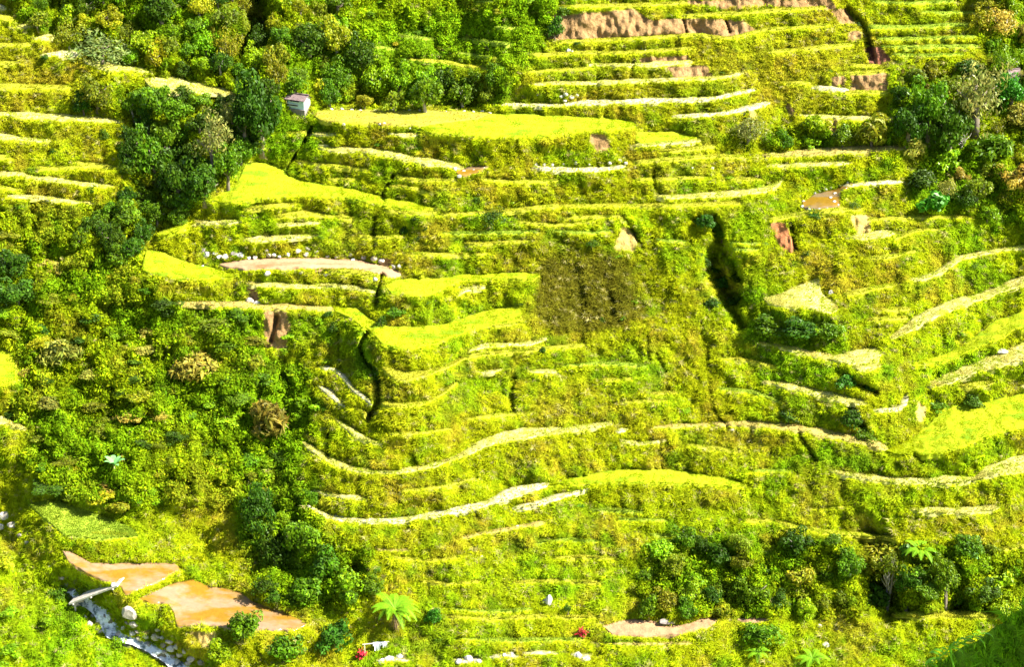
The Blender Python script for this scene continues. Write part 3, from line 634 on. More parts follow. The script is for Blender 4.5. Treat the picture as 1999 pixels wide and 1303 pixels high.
DIRS = ['right', 'upper right', 'above', 'upper left', 'left', 'lower left', 'below', 'lower right']
ORD = ['nearest', 'second nearest', 'third nearest', 'fourth nearest', 'fifth nearest', 'sixth nearest', 'seventh nearest', 'eighth nearest', 'ninth nearest', 'tenth nearest', 'eleventh nearest', 'twelfth nearest', 'thirteenth nearest', 'fourteenth nearest', 'fifteenth nearest', 'sixteenth nearest']
PEND = []   # (object, x, y, description, sort of thing)
def later(o, x, y, desc, sort): PEND.append((o, x, y, desc, sort))
def settle():
    B = {}
    for o, x, y, desc, sort in PEND:
        best = min(MARKS, key=lambda m: (m[1] - x) ** 2 + (m[2] - y) ** 2)
        dx, dy = x - best[1], best[2] - y
        s = DIRS[int(round(math.atan2(dy, dx) / (math.pi / 4))) % 8]
        B.setdefault((desc, best[0], s), []).append((math.hypot(dx, dy), o, desc))
    for (sort, mk, s), L_ in B.items():
        L_.sort(key=lambda t: t[0])
        where = {'above': 'above', 'below': 'below', 'left': 'left of', 'right': 'right of', 'upper right': 'up and right of', 'upper left': 'up and left of', 'lower left': 'down and left of', 'lower right': 'down and right of'}[s]
        for k, (d, o, desc) in enumerate(L_):
            o['label'] = ' '.join((f"{desc} {where} {mk}" if len(L_) == 1 else f"{ORD[min(k, 15)]} {desc} {where} {mk}").split()[:16])

# ------------------------------------------------------------------ terraces: one object for every ledge and field
TDESC = dict(pale='pale dry stubble ledge', straw='thin straw yellow ledge', path='whitish bare ledge', rice='yellow green rice field', stubble='stubble field',
             green='light green grassy ledge', dry='ochre ledge', mud='mud field', soil='bare soil ledge', pool='mud pool', pond='flooded paddy')
def blades(name, par, pts, nrm, h, wdt, cols):
    """short crop blades standing at pts, three triangles each, one mesh"""
    n = len(pts)
    if n == 0: return
    V = []; Fc = []; C = []
    for k in range(3):
        a = rng.uniform(0, 2 * math.pi, n); ln = h * rng.uniform(.6, 1.25, n)
        dirv = np.stack([np.cos(a), np.sin(a), 0 * a], 1); side = np.stack([-np.sin(a), np.cos(a), 0 * a], 1) * wdt
        V.append(np.stack([pts - side, pts + side, pts + dirv * (ln * .55)[:, None] + np.array([0, 0, 1]) * ln[:, None]], 1)); C.append(cols)
    V = np.concatenate(V).reshape(-1, 3); C = np.repeat(np.concatenate(C), 3, axis=0)
    me = mesh_arrays(name, V, np.arange(len(V)).reshape(-1, 3), False, [M_PLANT], C)
    tag(obj(name, me, par), kind='stuff')
for tone, lab, top, bot, strip in LEDGE:
    wmax = np.abs(bot[:, 1] - top[:, 1]).max()
    K = int(np.clip(wmax / 3, 2, 26))
    T = np.linspace(0, 1, K)[None, :, None]
    G = top[:, None] * (1 - T) + bot[:, None] * T
    wld = ground(G[..., 0], G[..., 1])
    raise_ = .16 if tone not in ('pond', 'pool') else .10
    if tone in ('pond', 'pool'):
        wld[..., 2] += .06
    wld[..., 2] += raise_ + (0 if tone in ('pond', 'pool') else (fbm(G[..., 0], G[..., 1], 9, 70) - .5) * .14)
    c = wld.reshape(-1, 3).mean(0)
    edge = wld[:, -1] - np.array([0, .05, .45 if tone not in ('pond', 'pool') else .22]); back = wld[:, 0] + np.array([0, .05, -.3])
    full = np.concatenate([back[:, None], wld, edge[:, None]], 1)
    n_, k_ = full.shape[:2]; ii = np.arange(n_ * k_).reshape(n_, k_)
    fs_ = np.stack([ii[:-1, :-1], ii[:-1, 1:], ii[1:, 1:], ii[1:, :-1]], -1).reshape(-1, 4)
    ends = [np.array([ii[0, ::-1]]), np.array([ii[-1]])]
    nm = {'pond': 'flooded_paddy', 'pool': 'mud_pool', 'mud': 'mud_field', 'soil': 'soil_patch', 'rice': 'rice_field', 'stubble': 'stubble_field'}.get(tone, 'terrace_ledge')
    me = mesh_arrays(nm, full.reshape(-1, 3) - c, [fs_], True, [MT[tone]])
    o = obj(nm, me, loc=c)
    mx, my = G[..., 0].mean(), G[..., 1].mean()
    if tone in ('pond', 'pool'): cat = 'pond'
    elif tone in ('rice', 'stubble', 'mud', 'soil') or not strip: cat = 'field'
    else: cat = 'terrace'
    tag(o, lab, cat, None if not strip else 'ledges of the terraced hillside')
    if not lab:
        ln = np.ptp(G[..., 0])
        size = 'short ' if ln < 90 else ('long ' if ln > 250 else '')
        later(o, min(max(mx, 0), 1999), my, size + TDESC[tone], tone)
    if tone in ('mud', 'soil', 'pond', 'pool'): continue
    # crop blades and stubble
    L2 = np.linalg.norm(np.diff(bot, axis=0), axis=1).sum(); area = L2 * np.abs(bot - top)[:, 1].mean()
    dens = dict(rice=.5, stubble=.1, pale=.4, straw=.5, path=.2, green=.5, dry=.16)[tone]
    nb = int(area * dens)
    s_ = rng.uniform(0, len(top) - 1.001, nb); t_ = rng.uniform(0, 1, nb) ** (.9)
    i_ = s_.astype(int); f__ = (s_ - i_)[:, None]
    tp = top[i_] * (1 - f__) + top[i_ + 1] * f__; bt = bot[i_] * (1 - f__) + bot[i_ + 1] * f__
    p2 = tp * (1 - t_[:, None]) + bt * t_[:, None]
    pw = ground(p2[:, 0], p2[:, 1]) + [0, 0, raise_ - .05] - c
    base = np.array(TONE[tone]) * 1.0
    if tone == 'pale': base = np.array([.46, .43, .09])
    if tone == 'path': base = np.array([.40, .40, .08])
    cc = base * ((0.92 + .2 * rng.random(nb)) if tone == 'rice' else (0.75 + .5 * rng.random(nb)))[:, None] * (0.8 + .4 * fbm(p2[:, 0], p2[:, 1] * 1.5, 24, 77))[:, None]
    cc[:, 0] *= (0.85 + .25 * fbm(p2[:, 0], p2[:, 1] * 2, 30, 81))
    gr_ = sstep(.48, .62, fbm(p2[:, 0], p2[:, 1], 16, 84))[:, None] * (tone in ('pale', 'path', 'straw', 'dry')) * .8
    cc = cc * (1 - gr_) + np.array([.30, .38, .008]) * gr_
    blades('rice_plants' if tone == 'rice' else 'stubble', o, pw, None, .11 if tone == 'rice' else .18, .05, cc)

# ------------------------------------------------------------------ leaf and blade meshes
def leafvar(me, col):
    a = me.attributes.new('leafvar', 'FLOAT_COLOR', 'POINT'); c = np.ones((len(me.vertices), 4), np.float32); c[:, :3] = col; a.data.foreach_set('color', c.ravel())
def tuft_mesh(name, seed, n, h, spread, wd, droop):
    r = np.random.default_rng(seed); V = []; Fc = []; C = []
    for k in range(n):
        a = r.uniform(0, 6.283); ln = h * r.uniform(.55, 1.2); d = np.array([math.cos(a), math.sin(a), 0]); sd = np.array([-d[1], d[0], 0]) * wd * r.uniform(.6, 1.3)
        b = d * r.uniform(0, spread * .6) + np.array([0, 0, -.08]); o1 = r.uniform(.2, .6) * spread
        m = b + d * o1 + np.array([0, 0, ln * .65]); t = b + d * (o1 + ln * droop * r.uniform(.5, 1.2)) + np.array([0, 0, ln * (1 - droop * .6)])
        i = len(V); V += [b - sd, b + sd, m - sd * .8, m + sd * .8, t]; Fc += [(i, i + 1, i + 3), (i, i + 3, i + 2), (i + 2, i + 3, i + 4)]
        v = r.uniform(.86, 1.15); C += [(v * r.uniform(.92, 1.1), v, v)] * 5
    me = mesh_arrays(name, V, np.array(Fc), False, [M_GRASS]); leafvar(me, C); return me
def herb_mesh(name, seed, n, rad, leaf):
    r = np.random.default_rng(seed); V = []; Fc = []; C = []
    for k in range(n):
        a = r.uniform(0, 6.283); e = r.uniform(.1, 1.4); q = rad * r.uniform(.5, 1)
        c = np.array([math.cos(a) * math.cos(e), math.sin(a) * math.cos(e), math.sin(e) * .9]) * q
        nn = c / q + r.normal(0, .5, 3); nn /= np.linalg.norm(nn); u = np.cross(nn, r.normal(0, 1, 3)); u /= np.linalg.norm(u); v = np.cross(nn, u)
        s = leaf * r.uniform(.6, 1.3); i = len(V)
        V += [c - u * s, c + v * s * .45, c + u * s - nn * s * .3, c - v * s * .45]; Fc += [(i, i + 1, i + 2, i + 3)]
        k2 = r.uniform(.65, 1.35); C += [(k2 * r.uniform(.85, 1.2), k2, k2)] * 4
    me = mesh_arrays(name, V, np.array(Fc), False, [M_HERB]); leafvar(me, C); return me

def scatter(name, mesh, pts, rot, scl, tnt):
    """uncountable growth: one object that instances a small clump on its points"""
    proto = bpy.data.objects.new(name + '_clump', mesh)
    me = bpy.data.meshes.new(name); me.vertices.add(len(pts)); me.vertices.foreach_set('co', np.asarray(pts, np.float32).ravel())
    a = me.attributes.new('rot', 'FLOAT_VECTOR', 'POINT'); a.data.foreach_set('vector', np.asarray(rot, np.float32).ravel())
    a = me.attributes.new('scl', 'FLOAT', 'POINT'); a.data.foreach_set('value', np.asarray(scl, np.float32))
    a = me.attributes.new('tint', 'FLOAT_COLOR', 'POINT'); c = np.ones((len(pts), 4), np.float32); c[:, :3] = tnt; a.data.foreach_set('color', c.ravel())
    o = obj(name, me); o['kind'] = 'stuff'
    g = bpy.data.node_groups.new(name, 'GeometryNodeTree')
    g.interface.new_socket('Geometry', in_out='INPUT', socket_type='NodeSocketGeometry'); g.interface.new_socket('Geometry', in_out='OUTPUT', socket_type='NodeSocketGeometry')
    gi = g.nodes.new('NodeGroupInput'); go = g.nodes.new('NodeGroupOutput'); io = g.nodes.new('GeometryNodeInstanceOnPoints'); oi = g.nodes.new('GeometryNodeObjectInfo')
    oi.inputs['Object'].default_value = proto; oi.inputs['As Instance'].default_value = True
    na = g.nodes.new('GeometryNodeInputNamedAttribute'); na.data_type = 'FLOAT_VECTOR'; na.inputs[0].default_value = 'rot'
    ns = g.nodes.new('GeometryNodeInputNamedAttribute'); ns.data_type = 'FLOAT'; ns.inputs[0].default_value = 'scl'
    er = g.nodes.new('FunctionNodeEulerToRotation')
    g.links.new(na.outputs[0], er.inputs[0]); g.links.new(er.outputs[0], io.inputs['Rotation']); g.links.new(ns.outputs[0], io.inputs['Scale'])
    g.links.new(gi.outputs[0], io.inputs['Points']); g.links.new(oi.outputs['Geometry'], io.inputs['Instance']); g.links.new(io.outputs[0], go.inputs[0])
    md = o.modifiers.new('growth', 'NODES'); md.node_group = g
    return o
def lean(nrm, up):
    """euler angles that stand a clump part way between upright and square to the slope, random spin"""
    d = nrm * (1 - up) + np.array([0, 0, 1.0]) * up; d /= np.linalg.norm(d, axis=1)[:, None]
    s = rng.uniform(0, 2 * math.pi, len(d))
    # R = Rz(phi) Ry(theta): tilt towards d; then the spin is folded into a small extra about z by jittering the tilt
    th = np.arccos(np.clip(d[:, 2], -1, 1)); ph = np.arctan2(d[:, 1], d[:, 0])
    # columns of Rz(ph) Ry(th) Rz(s)
    ca, sa, cb, sb, cg, sg = np.cos(ph), np.sin(ph), np.cos(th), np.sin(th), np.cos(s), np.sin(s)
    R20 = -sb * cg; R21 = sb * sg; R22 = cb; R10 = sa * cb * cg + ca * sg; R00 = ca * cb * cg - sa * sg
    return np.stack([np.arctan2(R21, R22), -np.arcsin(np.clip(R20, -1, 1)), np.arctan2(R10, R00)], 1)

JIT = 3.2
jx, jy = np.meshgrid(np.arange(-415, 2415, JIT), np.arange(-140, 1440, JIT))
jx = (jx + rng.uniform(-.5, .5, jx.shape) * JIT * 1.6).ravel(); jy = (jy + rng.uniform(-.5, .5, jy.shape) * JIT * 1.6).ravel()
inside = (jx > -30) & (jx < 2030) & (jy > -30) & (jy < 1335)
keep = inside | (rng.random(len(jx)) < .3); jx, jy, = jx[keep], jy[keep]
fl = samp(blur(flat.astype(float), 1.2), jx, jy); sc = samp(scar, jx, jy); wt = samp(wet, jx, jy); vz = samp(veg, jx, jy)
clump = fbm(jx, jy, 20, 90)
ok = (fl < .42) & (rng.random(len(jx)) > sc * 1.15) & (wt < .25)
jx, jy, vz, clump, fl = jx[ok], jy[ok], vz[ok], clump[ok], fl[ok]
gp = ground(jx, jy); gn = samp(NS, jx, jy); ct = cover(jx, jy)
greenish = ct[:, 1] / (ct[:, 0] + .01)
isherb = rng.random(len(jx)) < np.clip((greenish - 1.22) * .6 + vz * .5, .04, .92)
lipz = samp(blur(flat.astype(float), 4), jx, jy)
small = np.where(fl > .15, .30, np.where(lipz > .10, .42, .60))
GR = [tuft_mesh('grass_tuft', 3, 13, .62, .30, .045, .45), tuft_mesh('grass_tuft', 4, 11, .85, .34, .04, .7), tuft_mesh('grass_tuft', 5, 15, .45, .30, .05, .35)]
HB = [herb_mesh('herb_clump', 6, 16, .42, .19), herb_mesh('herb_clump', 7, 22, .55, .14), herb_mesh('herb_clump', 8, 12, .4, .28)]
pick = rng.integers(0, 3, len(jx))
for k in range(3):
    q = (~isherb) & (pick == k)
    tn = ct[q] * rng.uniform(.88, 1.12, q.sum())[:, None]
    dryq = rng.random(q.sum()) < .05; tn[dryq] = np.array([.42, .37, .12]) * rng.uniform(.8, 1.1, dryq.sum())[:, None]
    scatter('hillside_grass', GR[k], gp[q], lean(gn[q], .55), (0.75 + .7 * rng.random(q.sum())) * small[q] * (.75 + .5 * clump[q]), tn)
    q = isherb & (pick == k)
    scatter('undergrowth', HB[k], gp[q], lean(gn[q], .4), (0.7 + .9 * rng.random(q.sum())) * small[q] * (.6 + .8 * clump[q]) * (1 + .35 * vz[q]), ct[q] * rng.uniform(.75, 1.25, q.sum())[:, None])

# lumpy thicket growth between the trees
NT = 9000
tx = rng.uniform(-60, 2060, NT * 3); ty = rng.uniform(-60, 1380, NT * 3); tv = samp(veg, tx, ty); q = (tv > .5) & (samp(blur(flat.astype(float), 8), tx, ty) < .06) & (samp(wet, tx, ty) < .05) & (fbm(tx, ty, 26, 140) > .44)
tx, ty = tx[q][:NT], ty[q][:NT]
TH = [herb_mesh('thicket_clump', 16, 90, 1.0, .20), herb_mesh('thicket_clump', 17, 120, 1.0, .15)]
for k in range(2):
    xx, yy = tx[k::2], ty[k::2]; cc = cover(xx, yy) * rng.uniform(.7, 1.35, len(xx))[:, None]
    scatter('thicket', TH[k], ground(xx, yy), lean(samp(NS, xx, yy), .6), rng.uniform(.45, 1.15, len(xx)), cc)
# ------------------------------------------------------------------ trees and shrubs
def crown_mesh(name, seed, nc, per, leaf, flat_=.85, fill=.35, cr=(.26, .42), gap=0.0, long_=1.0, droop=0.0):
    """unit crown: leaf clumps spread through a lumpy volume, each leaf a folded face"""
    r = np.random.default_rng(seed); V = []; C = []
    a = r.uniform(0, 6.283, nc); e = np.arcsin(r.uniform(-.45, 1, nc)); q = r.uniform(fill, .82, nc) * (1 + .38 * np.sin(a * 2 + seed) * np.cos(a * 3 + 2 * seed))
    cc = np.stack([np.cos(a) * np.cos(e), np.sin(a) * np.cos(e), np.sin(e) * flat_], 1) * q[:, None]
    cc[:, :2] += r.normal(0, .06, (nc, 2)); rad = r.uniform(*cr, nc); tone = r.uniform(.75, 1.3, nc)
    for k in range(nc):
        m = int(per * r.uniform(.6, 1.3) * (rad[k] / np.mean(cr)) ** 2)
        d = r.normal(0, 1, (m, 3)); d[:, 2] = d[:, 2] * .9 + .25; d /= np.linalg.norm(d, axis=1)[:, None]
        p = cc[k] + d * rad[k] * (r.uniform(.55, 1.08, m) ** .6)[:, None] * np.array([1, 1, .8])
        nn = d + r.normal(0, .55, (m, 3)); nn[:, 2] += .25; nn /= np.linalg.norm(nn, axis=1)[:, None]
        u = np.cross(nn, r.normal(0, 1, (m, 3))); u /= np.linalg.norm(u, axis=1)[:, None] + 1e-9; v = np.cross(nn, u)
        s = (leaf * r.uniform(.6, 1.35, m))[:, None]
        V.append(np.stack([p - u * s * long_, p + v * s * .55, p + u * s * long_ - nn * s * .35 - np.array([0, 0, droop]) * s, p - v * s * .55], 1))
        t = tone[k] * r.uniform(.75, 1.25, m); C.append(np.repeat(np.stack([t * r.uniform(.85, 1.2, m), t, t], 1), 4, axis=0))
    V = np.concatenate(V).reshape(-1, 3); me = mesh_arrays(name, V, np.arange(len(V)).reshape(-1, 4), False, [M_CROWN]); leafvar(me, np.concatenate(C)); return me
def trunk_mesh(name, seed, limbs=6, rad=.055, mat=None, bare=False):
    """unit height trunk with limbs reaching into the crown"""
    r = np.random.default_rng(seed); mb = MB()
    bend = r.normal(0, .05, 2); pts = [(0, 0, -.06), (bend[0] * .4, bend[1] * .4, .25), (bend[0], bend[1], .5), (bend[0] * 1.4, bend[1] * .7, .85)]
    mb.tube(pts, [rad * 1.3, rad, rad * .8, rad * .35], 6)
    for k in range(limbs):
        a = r.uniform(0, 6.283); z = r.uniform(.3, .7); ln = r.uniform(.18, .36); q = np.array([bend[0] * z * 1.6, bend[1] * z * 1.4, z])
        t = q + np.array([math.cos(a) * ln, math.sin(a) * ln, ln * r.uniform(.5, 1.1)]); m = (q + t) / 2 + np.array([0, 0, -.03])
        mb.tube([q, m, t], [rad * .5, rad * .36, rad * .15], 4)
        if bare:
            for j in range(3):
                b = r.uniform(0, 6.283); u = m + (t - m) * r.uniform(.2, 1); mb.tube([u, u + np.array([math.cos(b) * .09, math.sin(b) * .09, .12])], [rad * .16, rad * .06], 3)
    return mb.mesh(name, [mat or M_BARK], True)
CR = {
 'dense': [crown_mesh('dense_crown', 20 + k, 34, 62, .075, .9, .25, (.17, .38)) for k in range(4)],
 'bush': [crown_mesh('bush_crown', 30 + k, 26, 50, .09, .75, .15, (.17, .42)) for k in range(3)],
 'fine': [crown_mesh('fine_crown', 40 + k, 34, 70, .055, .9, .3) for k in range(2)],
 'wispy': [crown_mesh('wispy_crown', 50 + k, 40, 22, .05, 1.0, .3, (.2, .36), long_=1.5) for k in range(2)],
 'reedy': [crown_mesh('reedy_crown', 60 + k, 20, 46, .10, .8, .2, (.3, .45), long_=2.0, droop=.8) for k in range(3)],
 'broad': [crown_mesh('broad_crown', 70 + k, 16, 24, .19, .8, .3, (.3, .4)) for k in range(2)],
}
TR = [trunk_mesh('trunk', 80 + k) for k in range(3)]; TRP = [trunk_mesh('trunk', 84 + k, 8, .04, M_BARKP) for k in range(2)]; BARE = trunk_mesh('trunk', 90, 12, .035, M_BARKP, True)
STEMS = [trunk_mesh('stem', 92 + k, 4, .035) for k in range(2)]
TCOL = dict(dk=(.042, .10, .005), mid=(.085, .18, .005), lime=(.19, .34, .005), yel=(.30, .33, .008), grey=(.19, .23, .05), straw=(.30, .28, .035), olive=(.16, .20, .008), brown=(.19, .16, .02), blue=(.045, .13, .008), glossy=(.055, .21, .012))
CDESC = dict(dk='dark green', mid='mid green', lime='lime green', yel='yellow green', grey='grey green', straw='straw coloured', olive='olive green', brown='brownish', blue='deep green', glossy='glossy emerald')
KDESC = dict(dense='tree', bush='bush', fine='small leaved tree', wispy='wispy thin leaved tree', reedy='drooping reedy shrub', broad='broad leaved shrub')
def grow(x, y, r_px, h_px, kind, col, group, sort='tree', label=None, pale=False):
    """plant a tree or shrub with its foot at this spot"""
    p = ground(x, y); m = px_m(x, y); r = r_px * m; h = h_px * m
    tree = h > 1.35 * r and kind in ('dense', 'fine', 'wispy') or sort == 'tree' and kind != 'bush'
    c0 = np.array(TCOL[col]) * rng.uniform(.8, 1.25); c0[0] *= rng.uniform(.85, 1.25)
    rt = empty('tree' if tree else 'shrub', p - [0, 0, .1], rng.uniform(0, 6.28))
    ch = min(h * .6, r * 1.6)
    tm = (TRP if pale else TR) if tree else STEMS
    obj('trunk' if tree else 'stem', tm[rng.integers(len(tm))], rt, scale=(min(h, r * 2.2),) * 2 + (h - ch * .35,))
    obj('crown', CR[kind][rng.integers(len(CR[kind]))], rt, loc=(0, 0, h - ch * .9), rot=(rng.normal(0, .1), rng.normal(0, .1), rng.uniform(0, 6.28)), scale=(r, r * rng.uniform(.85, 1.15), ch * 1.05), color=c0)
    tag(rt, label, 'tree' if tree else 'shrub', group)
    if not label:
        size = 'large ' if r_px > 40 else ('small ' if r_px < 18 else '')
        d = size + CDESC[col] + ' ' + (KDESC[kind] if (tree or 'tree' not in KDESC[kind]) else 'shrub')
        later(rt, min(max(x, 0), 1999), min(max(y - h_px * .6, 0), 1303), d, (kind, col, size))
    return rt

GF, GV, GL, GR_, GB, GT = 'trees of the forest above the hut', 'trees in the ravine left of the hut', 'shrubs on the overgrown lower left slope', 'trees and shrubs of the upper right wood', 'trees of the thicket at lower right', 'bushes dotted over the terraces'
# those that stand out
HAND = [
 (512,300,54,150,'dense','dk',GV,'tree','tallest dark tree of the picture, standing in the ravine left of the white hut'),
 (478,290,34,120,'dense','dk',GV,'tree',None), (455,250,24,60,'fine','grey',GV,'tree',None),
 (420,350,42,140,'wispy','grey',GV,'tree','grey wispy half bare tree in the ravine left of the tall dark tree'),
 (350,395,44,110,'dense','dk',GV,'tree',None), (300,350,42,100,'dense','mid',GV,'tree',None), (400,400,40,90,'dense','dk',GV,'tree',None),
 (445,375,30,100,'dense','mid',GV,'tree',None), (255,330,26,70,'dense','dk',GV,'tree',None), (330,300,36,80,'dense','mid',GV,'tree',None), (290,270,26,60,'dense','dk',GV,'tree',None),
 (190,220,44,70,'dense','olive',GV,'tree','rounded olive green tree between the long upper left ledges and the ravine'), (165,225,24,50,'bush','dk',GV,'shrub',None),
 (200,128,72,62,'wispy','grey','', 'tree','wide pale grey wispy tree above the narrow end of the left ridge fields'),
 (665,185,34,70,'fine','mid',GF,'tree',None), (625,195,20,44,'bush','yel',GF,'shrub','yellow green bush growing against the back of the white hut'), (545,190,26,80,'dense','olive',GF,'tree',None),
 (962,443,33,42,'wispy','dk',GT,'shrub','lone dark airy bush in the centre below the very long thin ledge'), (930,398,10,18,'bush','dk',GT,'shrub',None),
 (1905,262,62,150,'wispy','grey',GR_,'tree','large feathery grey green tree at upper right, left of the distant rusty roof'),
 (1810,290,46,150,'dense','mid',GR_,'tree','tall rounded green tree at the left edge of the upper right wood'), (1770,285,34,90,'dense','dk',GR_,'tree',None), (1850,300,40,110,'dense','dk',GR_,'tree',None),
 (1972,215,36,70,'dense','glossy',GR_,'tree','glossy emerald tree directly below the distant rusty roof'), (1700,190,0,0,'',0,'','',None),
 (1820,422,34,54,'broad','glossy',GR_,'shrub','glossy broad leaved bush above the right end of the thin yellow ledges'), (1850,340,32,60,'bush','lime',GR_,'shrub','bright lime bush at the end of the broad pale brown track'),
 (1460,285,40,62,'wispy','grey',GR_,'tree','low grey green airy tree above the junction of plateau and upper right steps'), (1530,292,26,40,'bush','mid',GR_,'shrub',None), (1645,285,24,44,'bush','mid',GR_,'shrub',None), (1580,290,22,34,'bush','lime',GR_,'shrub',None),
 (25,540,36,60,'dense','dk',GL,'tree','dark rounded tree at the left edge, upper of the two there'), (35,600,38,64,'dense','blue',GL,'tree','dark rounded tree at the left edge, lower of the two there'),
 (385,745,52,64,'reedy','straw',GL,'shrub','large straw coloured shrub in the middle of the lower left slope'), (525,845,44,80,'reedy','brown',GL,'shrub','brown drooping shrub with dark shadow at the right end of the lower left slope'),
 (110,720,40,60,'reedy','straw',GL,'shrub','pale tangled shrub at the left of the overgrown slope'),
 (505,1035,40,90,'dense','dk',GL,'tree','dark tree standing at the right foot of the overgrown slope'), (540,1110,40,80,'dense','dk',GL,'tree',None), (590,1090,40,90,'dense','mid',GL,'tree',None), (640,1130,40,70,'bush','mid',GL,'shrub',None), (680,1160,36,60,'bush','lime',GL,'shrub',None), (600,1180,36,60,'bush','mid',GL,'shrub',None), (510,1000,26,60,'dense','dk',GL,'tree',None),
 (845,1222,21,40,'bush','glossy',GT,'shrub','round emerald bush to the right of the tree fern'), (226,1266,22,26,'bush','lime','','shrub','lime bush on the near stream bank between two stretches of white water'), (120,1170,24,30,'bush','mid','','shrub','green bush at the left end of the footbridge'), (165,1165,20,26,'bush','mid','','shrub','green bush just upstream of the footbridge middle'), (478,1250,36,62,'bush','mid','','shrub','green leafy bush overhanging the lower brown pond'), (655,1270,42,64,'bush','blue','','shrub','deep green bush on the bottom edge left of the hanging white cloths'), (560,1290,44,56,'bush','mid','','shrub','leafy bush on the bottom edge below the tip of the lower pond'), (430,1290,30,50,'bush','lime','','shrub','lime bush on the bottom edge below the lower pond'),
 (1480,1258,42,52,'bush','mid',GT,'shrub','spreading green bush between the two ends of the pinkish soil patch'), (1265,1215,26,60,'bush','mid',GT,'shrub',None), (1108,1205,8,30,'fine','dk',GT,'shrub',None),
 (1410,470,34,56,'dense','mid','','tree','dark tree crowning the head of the dark gully'), (1375,450,24,36,'bush','blue','','shrub','dark bush on the left shoulder at the head of the dark gully'), (1400,535,20,24,'bush','dk','','shrub','dark leafy bush filling the middle of the dark gully'), (1428,548,18,22,'fine','dk','','shrub','fine leaved dark shrub on the right wall of the dark gully'), (1408,566,24,28,'bush','blue','','shrub','deep green bush growing out of the lower dark gully'), (1436,600,22,24,'dense','dk','','shrub','dark shrub at the lower right rim of the dark gully'), (1378,520,14,18,'bush','dk','','shrub','small dark shrub on the left rim of the dark gully'), (1390,600,20,20,'bush','dk','','shrub',None),
 (1500,660,44,50,'bush','mid',GT,'shrub',None), (1560,660,46,46,'bush','dk',GT,'shrub','wide dark bush below the triangular pale field'), (1610,670,36,46,'bush','mid',GT,'shrub',None), (1650,760,24,36,'bush','blue',GT,'shrub',None), (1700,770,22,32,'bush','blue',GT,'shrub',None), (1660,840,26,46,'bush','dk',GT,'shrub',None), (1690,862,24,30,'bush','mid',GT,'shrub',None),
 (1540,825,24,26,'bush','dk',GT,'shrub',None), (1830,800,24,22,'bush','mid',GT,'shrub',None), (1900,795,26,24,'bush','mid',GT,'shrub',None), (1060,690,10,14,'bush','dk',GT,'shrub',None),
 (1720,1120,60,80,'dense','olive',GB,'tree',None), (1830,1130,56,70,'dense','lime',GB,'tree',None), (1770,1190,26,100,'dense','dk',GB,'tree',None), (1845,1195,30,120,'dense','mid',GB,'tree','thin grey trunked tree in front of the dark hollow, right one'), (1730,1200,26,140,'wispy','olive',GB,'tree','slender pale trunked tree standing in the dark hollow at lower right'),
 (1575,500,9,14,'bush','dk',GT,'shrub',None), (1665,410,14,22,'wispy','dk',GT,'shrub',None), (1590,428,14,22,'bush','blue',GT,'shrub',None), (1905,400,30,60,'dense','olive',GR_,'tree',None), (1155,485,18,22,'wispy','dk',GT,'shrub',None),
 (88,118,12,14,'bush','dk',GT,'shrub',None), (182,378,12,18,'bush','dk',GT,'shrub',None), (205,275,14,26,'bush','mid',GT,'shrub',None), (105,300,10,14,'bush','dk',GT,'shrub',None), (60,335,9,8,'bush','mid',GT,'shrub',None),
 (1100,30,16,22,'bush','mid',GT,'shrub',None), (1085,80,22,50,'bush','dk',GF,'shrub',None), (1125,88,9,10,'bush','dk',GT,'shrub',None), (810,430,10,10,'bush','dk',GT,'shrub',None), (828,448,9,10,'bush','dk',GT,'shrub',None), (790,460,12,24,'bush','dk',GT,'shrub',None), (812,470,10,12,'bush','dk',GT,'shrub',None), (640,620,13,14,'bush','dk',GT,'shrub',None), (655,650,16,22,'bush','dk',GT,'shrub',None), (745,640,12,30,'bush','dk',GT,'shrub',None), (740,760,26,60,'bush','mid',GT,'shrub','green bush filling the cleft between the left spur and the fields'), (770,620,20,22,'bush','mid',GT,'shrub',None),
]
used = []
for x, y, r_, h_, kind, col, grp, sort, lab in HAND:
    if r_ == 0: continue
    grow(x, y, r_, h_, kind, col, grp or None, sort, lab); used.append((x, y - h_ * .4, r_ * .8))
DEAD = empty('dead_tree', ground(1873, 305), .4); obj('trunk', BARE, DEAD, scale=(3.2, 3.2, 3.6)); tag(DEAD, 'bare whitish dead tree with a tuft of twigs below the feathery grey tree', 'tree')
D2 = empty('dead_tree', ground(1728, 1190), 1.4); obj('trunk', BARE, D2, scale=(3.8, 3.8, 6.0)); tag(D2, 'forked bare pale tree lit against the dark hollow at lower right', 'tree')
def fill(zone, n, rr, hh, kinds, cols, group, gapf=1.0, sort='tree', seed=1, avoid=None):
    r = np.random.default_rng(seed); p = np.array(zone); put = 0; tries = 0
    lo = np.maximum(p.min(0), [-60, -20]); hi = np.minimum(p.max(0), [2060, 1400])
    c = []
    while put < n and tries < 9000:
        tries += 1
        x, y = r.uniform(lo, hi)
        if not in_poly(np.array([x]), np.array([y]), zone)[0]: continue
        if samp(flatf, x, y) > .08 or samp(wet, x, y) > .1: continue
        rad = r.uniform(*rr)
        if fbm(x, y, 60, 200 + seed) < .30 and r.random() < .8: continue
        if any((x - a) ** 2 + ((y - b) * 1.25) ** 2 < ((rad + q) * .62 * gapf) ** 2 for a, b, q in c + used): continue
        h = rad * r.uniform(*hh); c.append((x, y, rad)); put += 1
        k = kinds[r.integers(len(kinds))]; cl = cols[r.integers(len(cols))]
        grow(x, y + rad * .5, rad, h, k, cl, group, sort if k in ('dense', 'fine', 'wispy') else 'shrub', pale=r.random() < .3)
    used.extend(c)
flatf = blur(flat.astype(float), 7)
ZA1 = [q for q in ZA]
